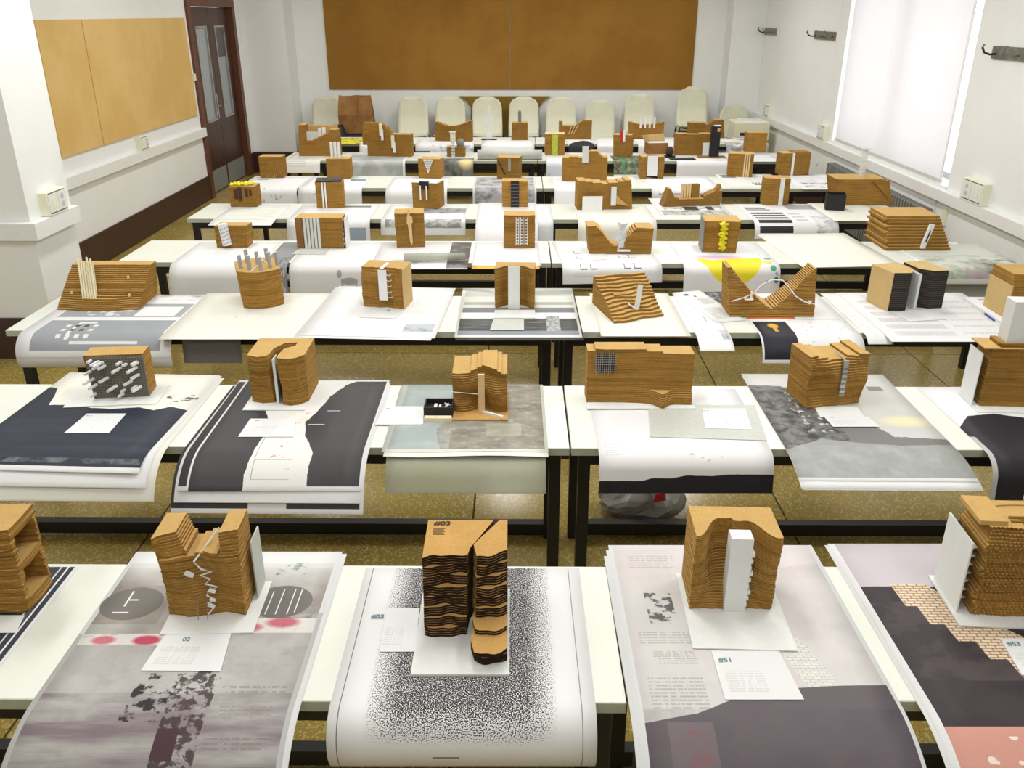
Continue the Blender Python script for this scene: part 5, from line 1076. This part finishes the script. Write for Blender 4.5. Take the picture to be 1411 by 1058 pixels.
r = far(7, (507, 215, 567, 216, 185, 181), 'stepped terrain slab with white wooden pieces clipped on', top=lambda x: 1.45 if x < -.15 else 1.45 - .45 * smooth((x + .15) / .35), left=lambda z: -1.0 - .2 * (z > .5), nx=20, D=.14, n=10)
W, D, H = dm(r)
# upper part of the slope
MB().prism([(-W * .6, H * .6), (-W * .12, H * .95), (.05 * W, H * 1.0), (-.02 * W, H * 1.25), (-.2 * W, H * 1.48), (-.58 * W, H * 1.48)], .02, .12).build('upper_slope', M['edge'], r)
for x, z in ((-.2, 1.1), (.06, .55)):
    bx(r, 'white_piece', M['palewood'], W * x, W * (x + .07), -.016, -.004, H * z - .04, H * z + .1); bx(r, 'white_piece', M['white'], W * (x + .04), W * (x + .09), -.02, -.01, H * z - .09, H * z + .03)
r = far(7, (616, 216, 641, 216, 203, 199), 'small low brown block with a clear spiral tower in front')
W, D, H = dm(r)
for k in range(8): MB().tube([(-W * .15, -.03, k * .034), (-W * .15, -.03, k * .034 + .026)], .024, 8).build('acrylic_ring', M['acrylic'], r)
bx(r, 'acrylic_cap', M['frost'], -W * .34, W * .06, -.05, -.01, .275, .285); MB().tube([(W * .25, .04, H), (W * .25, .04, H + .05), (W * .25, .04, H + .09)], [.04, .05, .03], 8).build('grey_stone', M['midgrey'], r, True)
r = far(7, (751, 214, 778, 214, 185, 182), 'brown block with a mossy green strip down its front')
W, D, H = dm(r); bx(r, 'green_strip', M['green'], -W * .17, W * .15, -.014, -.002, 0, H * .98); bx(r, 'pale_top', M['wood'], -W * .5, W * .5, 0, D, H, H + .004)
r = far(7, (845, 215, 869, 216, 186, 183), 'brown block with a red and white strip on top', left=lambda z: -1 - .1 * z)
W, D, H = dm(r); bx(r, 'red_strip', M['red'], -W * .15, W * .02, -.008, .0, H * .7, H * 1.22); bx(r, 'white_strip', M['white'], W * .02, W * .14, -.01, .0, H * .7, H * 1.24)
r = empty('open_carton', P(906, 212, TZ + .004), R_(6), 'small open brown cardboard box with its flaps raised', 'box')
for a in ((-.12, .12, 0, .004, 0, .12), (-.12, .12, .156, .16, 0, .12), (-.12, -.116, .004, .156, 0, .12), (.116, .12, .004, .156, 0, .12)): bx(r, 'carton_wall', M['kraft'], *a)
MB().prism([(-.12, .12), (-.16, .19), (.10, .21), (.12, .12)], .16, .164).build('carton_flap', M['tan'], r); MB().prism([(0, .12), (.16, .12), (.15, .19), (.0, .20)], -.124, -.120, axis='x').build('carton_flap', M['tan'], r)
bx(r, 'white_filling', M['white'], -.11, .11, .01, .15, .02, .125)
r = empty('desk_lamp_head', P(922, 216, TZ + .004), 0, 'dark round object like a small lamp head beside the open box', 'lamp')
MB().tube([(0, 0, 0), (0, 0, .012)], .07, 14).build('base', M['steel'], r); MB().tube([(0, 0, .012), (0, .0, .05), (.0, .0, .11)], [.03, .05, .03], 12).build('head', M['burntink'], r, True)
o = bx(None, 'tablet', M['black'], -.14, .14, -.06, .06, 0, .008, .002); o.location = P(940, 219, TZ + .006); o.rotation_euler = (0, 0, R_(4)); tag(o, 'thin black board lying before the open box', 'board')
r = far(7, (930, 214, 977, 214, 184, 182), 'wide brown terrain slab leaning behind the black tower', nx=18, D=.10, left=lambda z: -1 - .04 * z, top=lambda x: .97 + .03 * abs(x))
W, D, H = dm(r); bx(r, 'white_front_card', M['white'], W * .28, W * .5, -.03, -.026, 0, H * .6)
r = empty('black_tower', P(984, 217, TZ + .006), 0, 'tall black card tower with a small pale window on a brown base', 'model')
bx(r, 'tower_body', M['black'], -.05, .05, 0, .07, .008, .34); bx(r, 'pale_window', M['tan'], .01, .04, -.003, 0, .28, .32); bx(r, 'tower_top', M['white'], -.02, .05, 0, .07, .34, .347); bx(r, 'base_board', M['kraft'], -.18, .13, -.02, .10, 0, .007)
r = far(7, (1028, 210, 1055, 210, 183, 181), 'dark brown block beside a white sheet near the wall')

# ================================================================== eighth row
S['yellowprint'] = paper('yellow_dark_print', [('rect', 0, 0, 1, 1, L(226, 216, 60)), ('noise', 8, .5, .58, L(60, 62, 50), .9)])
sheet(8, 470, 190, 508, 190, .55, S['yellowprint'], 'yellow and dark print at the far table beside the paper bag', R=.1, A=60)
sheet(8, 505, 190, 540, 190, .78, M['paper'], 'blank white sheet on the far table behind the stepped slab', R=.08, A=70)
S['bluesheet'] = paper('blue_block_print', [('rect', .0, .05, .25, .25, L(60, 110, 140)), ('noise', 8, .48, .56, L(150, 174, 200), .9, (.28, .05, 1, .4))])
sheet(8, 578, 191, 655, 191, .78, S['bluesheet'], 'white sheet with a blue block and pale blue clouds', R=.08, A=80)
sheet(8, 665, 191, 735, 191, .70, M['paper'], 'white folded sheet under the white spine tower', R=.08, A=60)
S['blackbit'] = paper('black_shape_print', [('below', [(0, .3), (.3, .6), (.6, .75), (.8, .7), (1, .3)], L(40, 40, 46), 1, .01)])
sheet(8, 780, 191, 815, 191, .76, S['blackbit'], 'white sheet with a black shape behind the hill-shaped model', R=.06, A=75)
sheet(8, 818, 191, 850, 191, .76, M['paper'], 'blank white sheet on the far table near the red strip model', R=.06, A=80)
sheet(8, 872, 191, 928, 191, .76, M['paper'], 'blank white sheet behind the open brown box', R=.06, A=80)
S['greymess'] = paper('grey_patches_print', [('noise', 8, .45, .55, L(130, 130, 130), .8)])
sheet(8, 985, 189, 1040, 189, .78, S['greymess'], 'grey patchy print at the window end of the far table', R=.06, A=80)
r = far(8, (600, 194, 650, 195, 166, 164), 'curved-top brown slab cupping a pale chair back', top=lambda x: .72 + .28 * abs(x + .1) ** 1.6, nx=20, D=.10)
W, D, H = dm(r); bx(r, 'wooden_piece', M['palewood'], -W * .08, W * .06, -.02, -.004, 0, H * .5)
r = empty('spine_tower', P(674, 192, TZ + .004), 0, 'slim white tower with cross ribs like a spine', 'model')
MB().tube([(0, 0, 0), (0, 0, .42)], .016, 8).build('mast', M['white'], r); bx(r, 'base_block', M['white'], -.035, .035, -.03, .03, 0, .09); bx(r, 'black_base', M['black'], -.10, .10, -.06, .05, -.001, .004)
for k in range(8): bx(r, 'rib', M['white'], -.055, .055, -.012, .012, .11 + k * .035, .119 + k * .035)
r = far(8, (705, 193, 727, 193, 169, 167), 'brown square block with a slim grey tower on top')
MB().tube([(0, .06, r['H']), (0, .06, r['H'] + .13), (0, .06, r['H'] + .15)], [.022, .022, .008], 8).build('grey_tower', M['midgrey'], r)
r = far(8, (770, 192, 815, 192, 166, 164), 'brown slab with a sloping notch and small sticks', top=lambda x: .72 + .28 * smooth((x + .1) * 1.6) if x > -.8 else .95, nx=20, D=.10)
W, D, H = dm(r)
for k in range(3): MB().tube([(-W * .2 + k * .03, -.01, H * .3), (-W * .1 + k * .04, -.005, H * .8)], .005, 5).build('small_stick', M['wood'], r)
r = far(8, (866, 191, 914, 191, 167, 165), 'brown slab carrying four white blades on its dipped top', top=lambda x: .80 + .2 * abs(x) ** 2, nx=20, D=.10)
W, D, H = dm(r)
for k in range(4): bx(r, 'white_blade', M['white'], W * (-.2 + k * .13), W * (-.2 + k * .13) + W * .05, -.008, -.002, H * .6, H * (1.12 + .12 * (k % 2)))
r = far(8, (948, 190, 998, 190, 165, 161), 'jagged brown terrain slab behind the black tower', top=lambda x: .86 if x < -.1 else (.72 + .3 * smooth((x - .0) * 2)), nx=20, D=.12, right=lambda z: 1 - .1 * z)
o = bx(None, 'white_tray', M['cream'], -.14, .14, -.05, .05, 0, .02, .006); o.location = P(1004, 196, TZ + .004); tag(o, 'small cream tray lying on the far table', 'tray')

# ================================================================== along the back wall
def chair_shell():
    prof = []      # (y, z, half width)
    for i in range(7): t = i / 6; prof.append((-.22 + .40 * t, .455 - .035 * math.sin(t * 2.6), .215 + .012 * math.sin(t * 3)))
    for i in range(1, 4): a = i / 3 * R_(78); prof.append((.18 + .06 * math.sin(a), .437 + .06 * (1 - math.cos(a)), .222))
    for i in range(1, 10):
        t = i / 9; prof.append((.24 + (.16 * t if t < .4 else .064 + .03 * (t - .4)), .485 + .50 * t, .228 - .016 * t if t < .62 else .218 * math.sqrt(max(0, 1 - ((t - .62) / .40) ** 2.6))))
    vs, fs = [], []; nu = 11; n = len(prof)
    for s in (0, 1):
        for i, (y, z, hw) in enumerate(prof):
            for k in range(nu):
                u = k / (nu - 1) * 2 - 1; dish = .022 * u * u
                yy, zz_ = (y, z + dish - .006 * s) if i < 7 else (y - dish * .9 + .006 * s, z)
                vs.append((u * hw, yy, zz_))
    N = n * nu
    for i in range(n - 1):
        for k in range(nu - 1):
            q = i * nu + k; fs.append((q, q + 1, q + nu + 1, q + nu)); fs.append((N + q, N + q + nu, N + q + nu + 1, N + q + 1))
    for i in range(n - 1):
        q = i * nu; fs.append((q, q + nu, N + q + nu, N + q)); q += nu - 1; fs.append((q, N + q, N + q + nu, q + nu))
    for k in range(nu - 1): fs.append((k, N + k, N + k + 1, k + 1)); q = (n - 1) * nu + k; fs.append((q, q + 1, N + q + 1, N + q))
    return vs, fs
vs, fs = chair_shell()
sh = mobj('shell', vs, fs, M['chair'], None, None, True); fixnormals(sh); shell_me = sh.data; bpy.data.objects.remove(sh)
legm = {}
for sx in (-1, 1):
    for sy in (-1, 1): o = MB().tube([(sx * .242, sy * .15, .43), (sx * .246, sy * .17, .0)], .010, 8).build('leg', M['steel']); legm[(sx, sy)] = o.data; bpy.data.objects.remove(o)
brm = MB().tube([(-.242, -.1, .43), (-.16, -.1, .427), (.16, -.1, .427), (.242, -.1, .43)], .006, 6); o = brm.build('cross_bar', M['steel']); bar_me = o.data; bpy.data.objects.remove(o)
stacks = [(443, 134, 3, 'behind the rugged terrain block'), (565, 138, 3, 'next to the paper bag'), (618, 136, 3, 'above the curved-top slab'), (670, 135, 3, 'behind the white spine tower'), (722, 135, 3, 'behind the slim grey tower'),
          (775, 137, 3, 'behind the notched slab'), (830, 146, 2, 'lower than its neighbours'), (886, 130, 4, 'behind the four white blades'), (960, 117, 6, 'tallest, beside the corner pier'), (1008, 153, 1, 'in the corner by the white machine')]
for px, py, n, wh in stacks:
    c = onY(px, py, 13.45)
    for k in range(n):
        r = empty('stacking_chair', (c.x if n > 1 else 3.24, 13.5 - k * .026 - (.3 if n == 1 else 0), k * .05), 0, ('off-white plastic stacking chair, %s of its stack, ' % (('bottom', 'second', 'third', 'fourth', 'fifth', 'sixth', 'seventh')[k] if k < n - 1 else 'topmost') if n > 1 else 'single off-white plastic chair ') + wh, 'chair', 'stacked chairs along the back wall')
        r.scale = (1.04, 1.0, 1.0)
        inst('shell', shell_me, r)
        for q, m_ in legm.items(): inst('leg', m_, r)
        inst('cross_bar', bar_me, r)
# brown board on the wall, paper bag, black bag, white machine
o = MB().prism([(-.75, 1.07), (.68, 1.07), (.56, 1.0), (.50, .9), (.50, .003), (-.56, .003), (-.56, .9), (-.63, 1.0)], YB - .05, YB - .02).build('leaning_board', M['olive']); fixnormals(o); o.location = (-.2, 0, 0)
tag(o, 'brown board with flared top leaning on the wall behind the chairs', 'board')
r = empty('paper_bag', (-2.42, 13.2, .62), R_(5), 'tall crumpled brown paper bag standing behind the far table', 'bag')
m = MB(); rb = random.Random(3)
rings = []
for i, (z, w_, d) in enumerate(((0, .25, .13), (.12, .26, .14), (.26, .25, .13), (.40, .235, .10), (.52, .225, .07))):
    ring = []
    for k in range(16):
        t = 2 * math.pi * k / 16; cx_, sy_ = math.cos(t), math.sin(t); q = max(abs(cx_), abs(sy_))
        ring.append((w_ * cx_ / q + rb.uniform(-.012, .012) * (i > 0), d * sy_ / q + rb.uniform(-.015, .015) * (i > 0), z + (rb.uniform(-.015, .02) if i == 4 else 0)))
    rings.append(ring)
for rg in rings: m.v += rg
for i in range(4):
    for k in range(16): q = i * 16; m.f.append((q + k, q + (k + 1) % 16, q + 16 + (k + 1) % 16, q + 16 + k)); m.m.append(0)
m.f.append(tuple(range(16))[::-1]); m.m.append(0); m.build('bag_body', M['kraft'], r)
MB().tube([(.06, -.13, .18), (.03, -.125, .36), (.05, -.1, .5)], .006, 5).build('paper_fold', M['kraft'], r)
o = MB().box(-.25, .25, -.2, .2, 0, .60, 0, .03).build('black_case', M['black']); o.location = (-2.36, 13.2, .005); tag(o, 'black case on the floor carrying the paper bag', 'case')
o = empty('rucksack', (-2.62, 12.75, 0.0), 0, 'black rucksack with buckles between chair and paper bag', 'bag')
MB().tube([(0, 0, .0), (0, 0, .3), (0, .02, .6), (0, .04, .78)], [.13, .16, .14, .07], 10).build('bag_body', M['black'], o, True); MB().tube([(-.05, -.15, .2), (-.06, -.17, .45), (-.04, -.12, .7)], .015, 6).build('strap', M['steel'], o); bx(o, 'buckle', M['grey'], -.08, -.04, -.19, -.17, .44, .5)
r = empty('white_machine', (3.28, 12.6, 0), 0, 'cream machine on a stand in the corner by the right wall', 'machine')
bx(r, 'machine_body', M['cream'], -.28, .2, -.2, .2, .62, .86, .012); bx(r, 'top_cover', M['white'], -.2, .15, -.12, .12, .86, .88, .004); bx(r, 'dark_slot', M['darkhole'], -.2, .1, -.203, -.2, .68, .72)
for sx in (-.24, .16):
    for sy in (-.16, .16): bx(r, 'leg', M['steel'], sx - .015, sx + .015, sy - .015, sy + .015, 0, .62)
# plastic bag on the floor under the second row
r = empty('plastic_bag', (.60, 3.61, 0), 0, 'knotted grey plastic bag with red lettering under the second table', 'bag')
m = MB(); rb = random.Random(9); nr, nk = 12, 28
for i in range(nr):
    t = i / (nr - 1); z = .25 * t ** .9; rad = .185 * math.sin(min(1, t * 1.15 + .22) * math.pi * .86) ** .7 if t < .82 else .03 + .25 * (1 - t)
    for k in range(nk):
        a = 2 * math.pi * k / nk; q = 1 + (.05 + .10 * t) * abs(math.sin(k * .9 + .5 * math.sin(i * .8))) + .05 * math.sin(k * 5.1 + i) + rb.uniform(-.05, .05)
        m.v.append((rad * q * math.cos(a) * 1.1, rad * q * math.sin(a) * .8, z))
for i in range(nr - 1):
    for k in range(nk): q = i * nk; m.f.append((q + k, q + (k + 1) % nk, q + nk + (k + 1) % nk, q + nk + k)); m.m.append(0)
m.f.append(tuple(range(nk))[::-1]); m.m.append(0)
m.build('bag_body', M['bag'], r)
MB().tube([(-.03, -.02, .22), (0, 0, .255), (.03, .02, .26), (.05, -.01, .24)], [.012, .018, .012, .02], 8).build('knot', M['bag'], r, True)
MB().tube([(0, 0, .25), (.015, -.1, .21), (.03, -.16, .12)], [.016, .012, .006], 8).build('bag_handle', M['bag'], r, True)
MB().prism([(.03, .15), (.09, .16), (.085, .20), (.04, .195)], -.145, -.140).build('red_print', M['red'], r); bx(r, 'bag_content', M['white'], -.10, .10, -.07, .07, .01, .12)
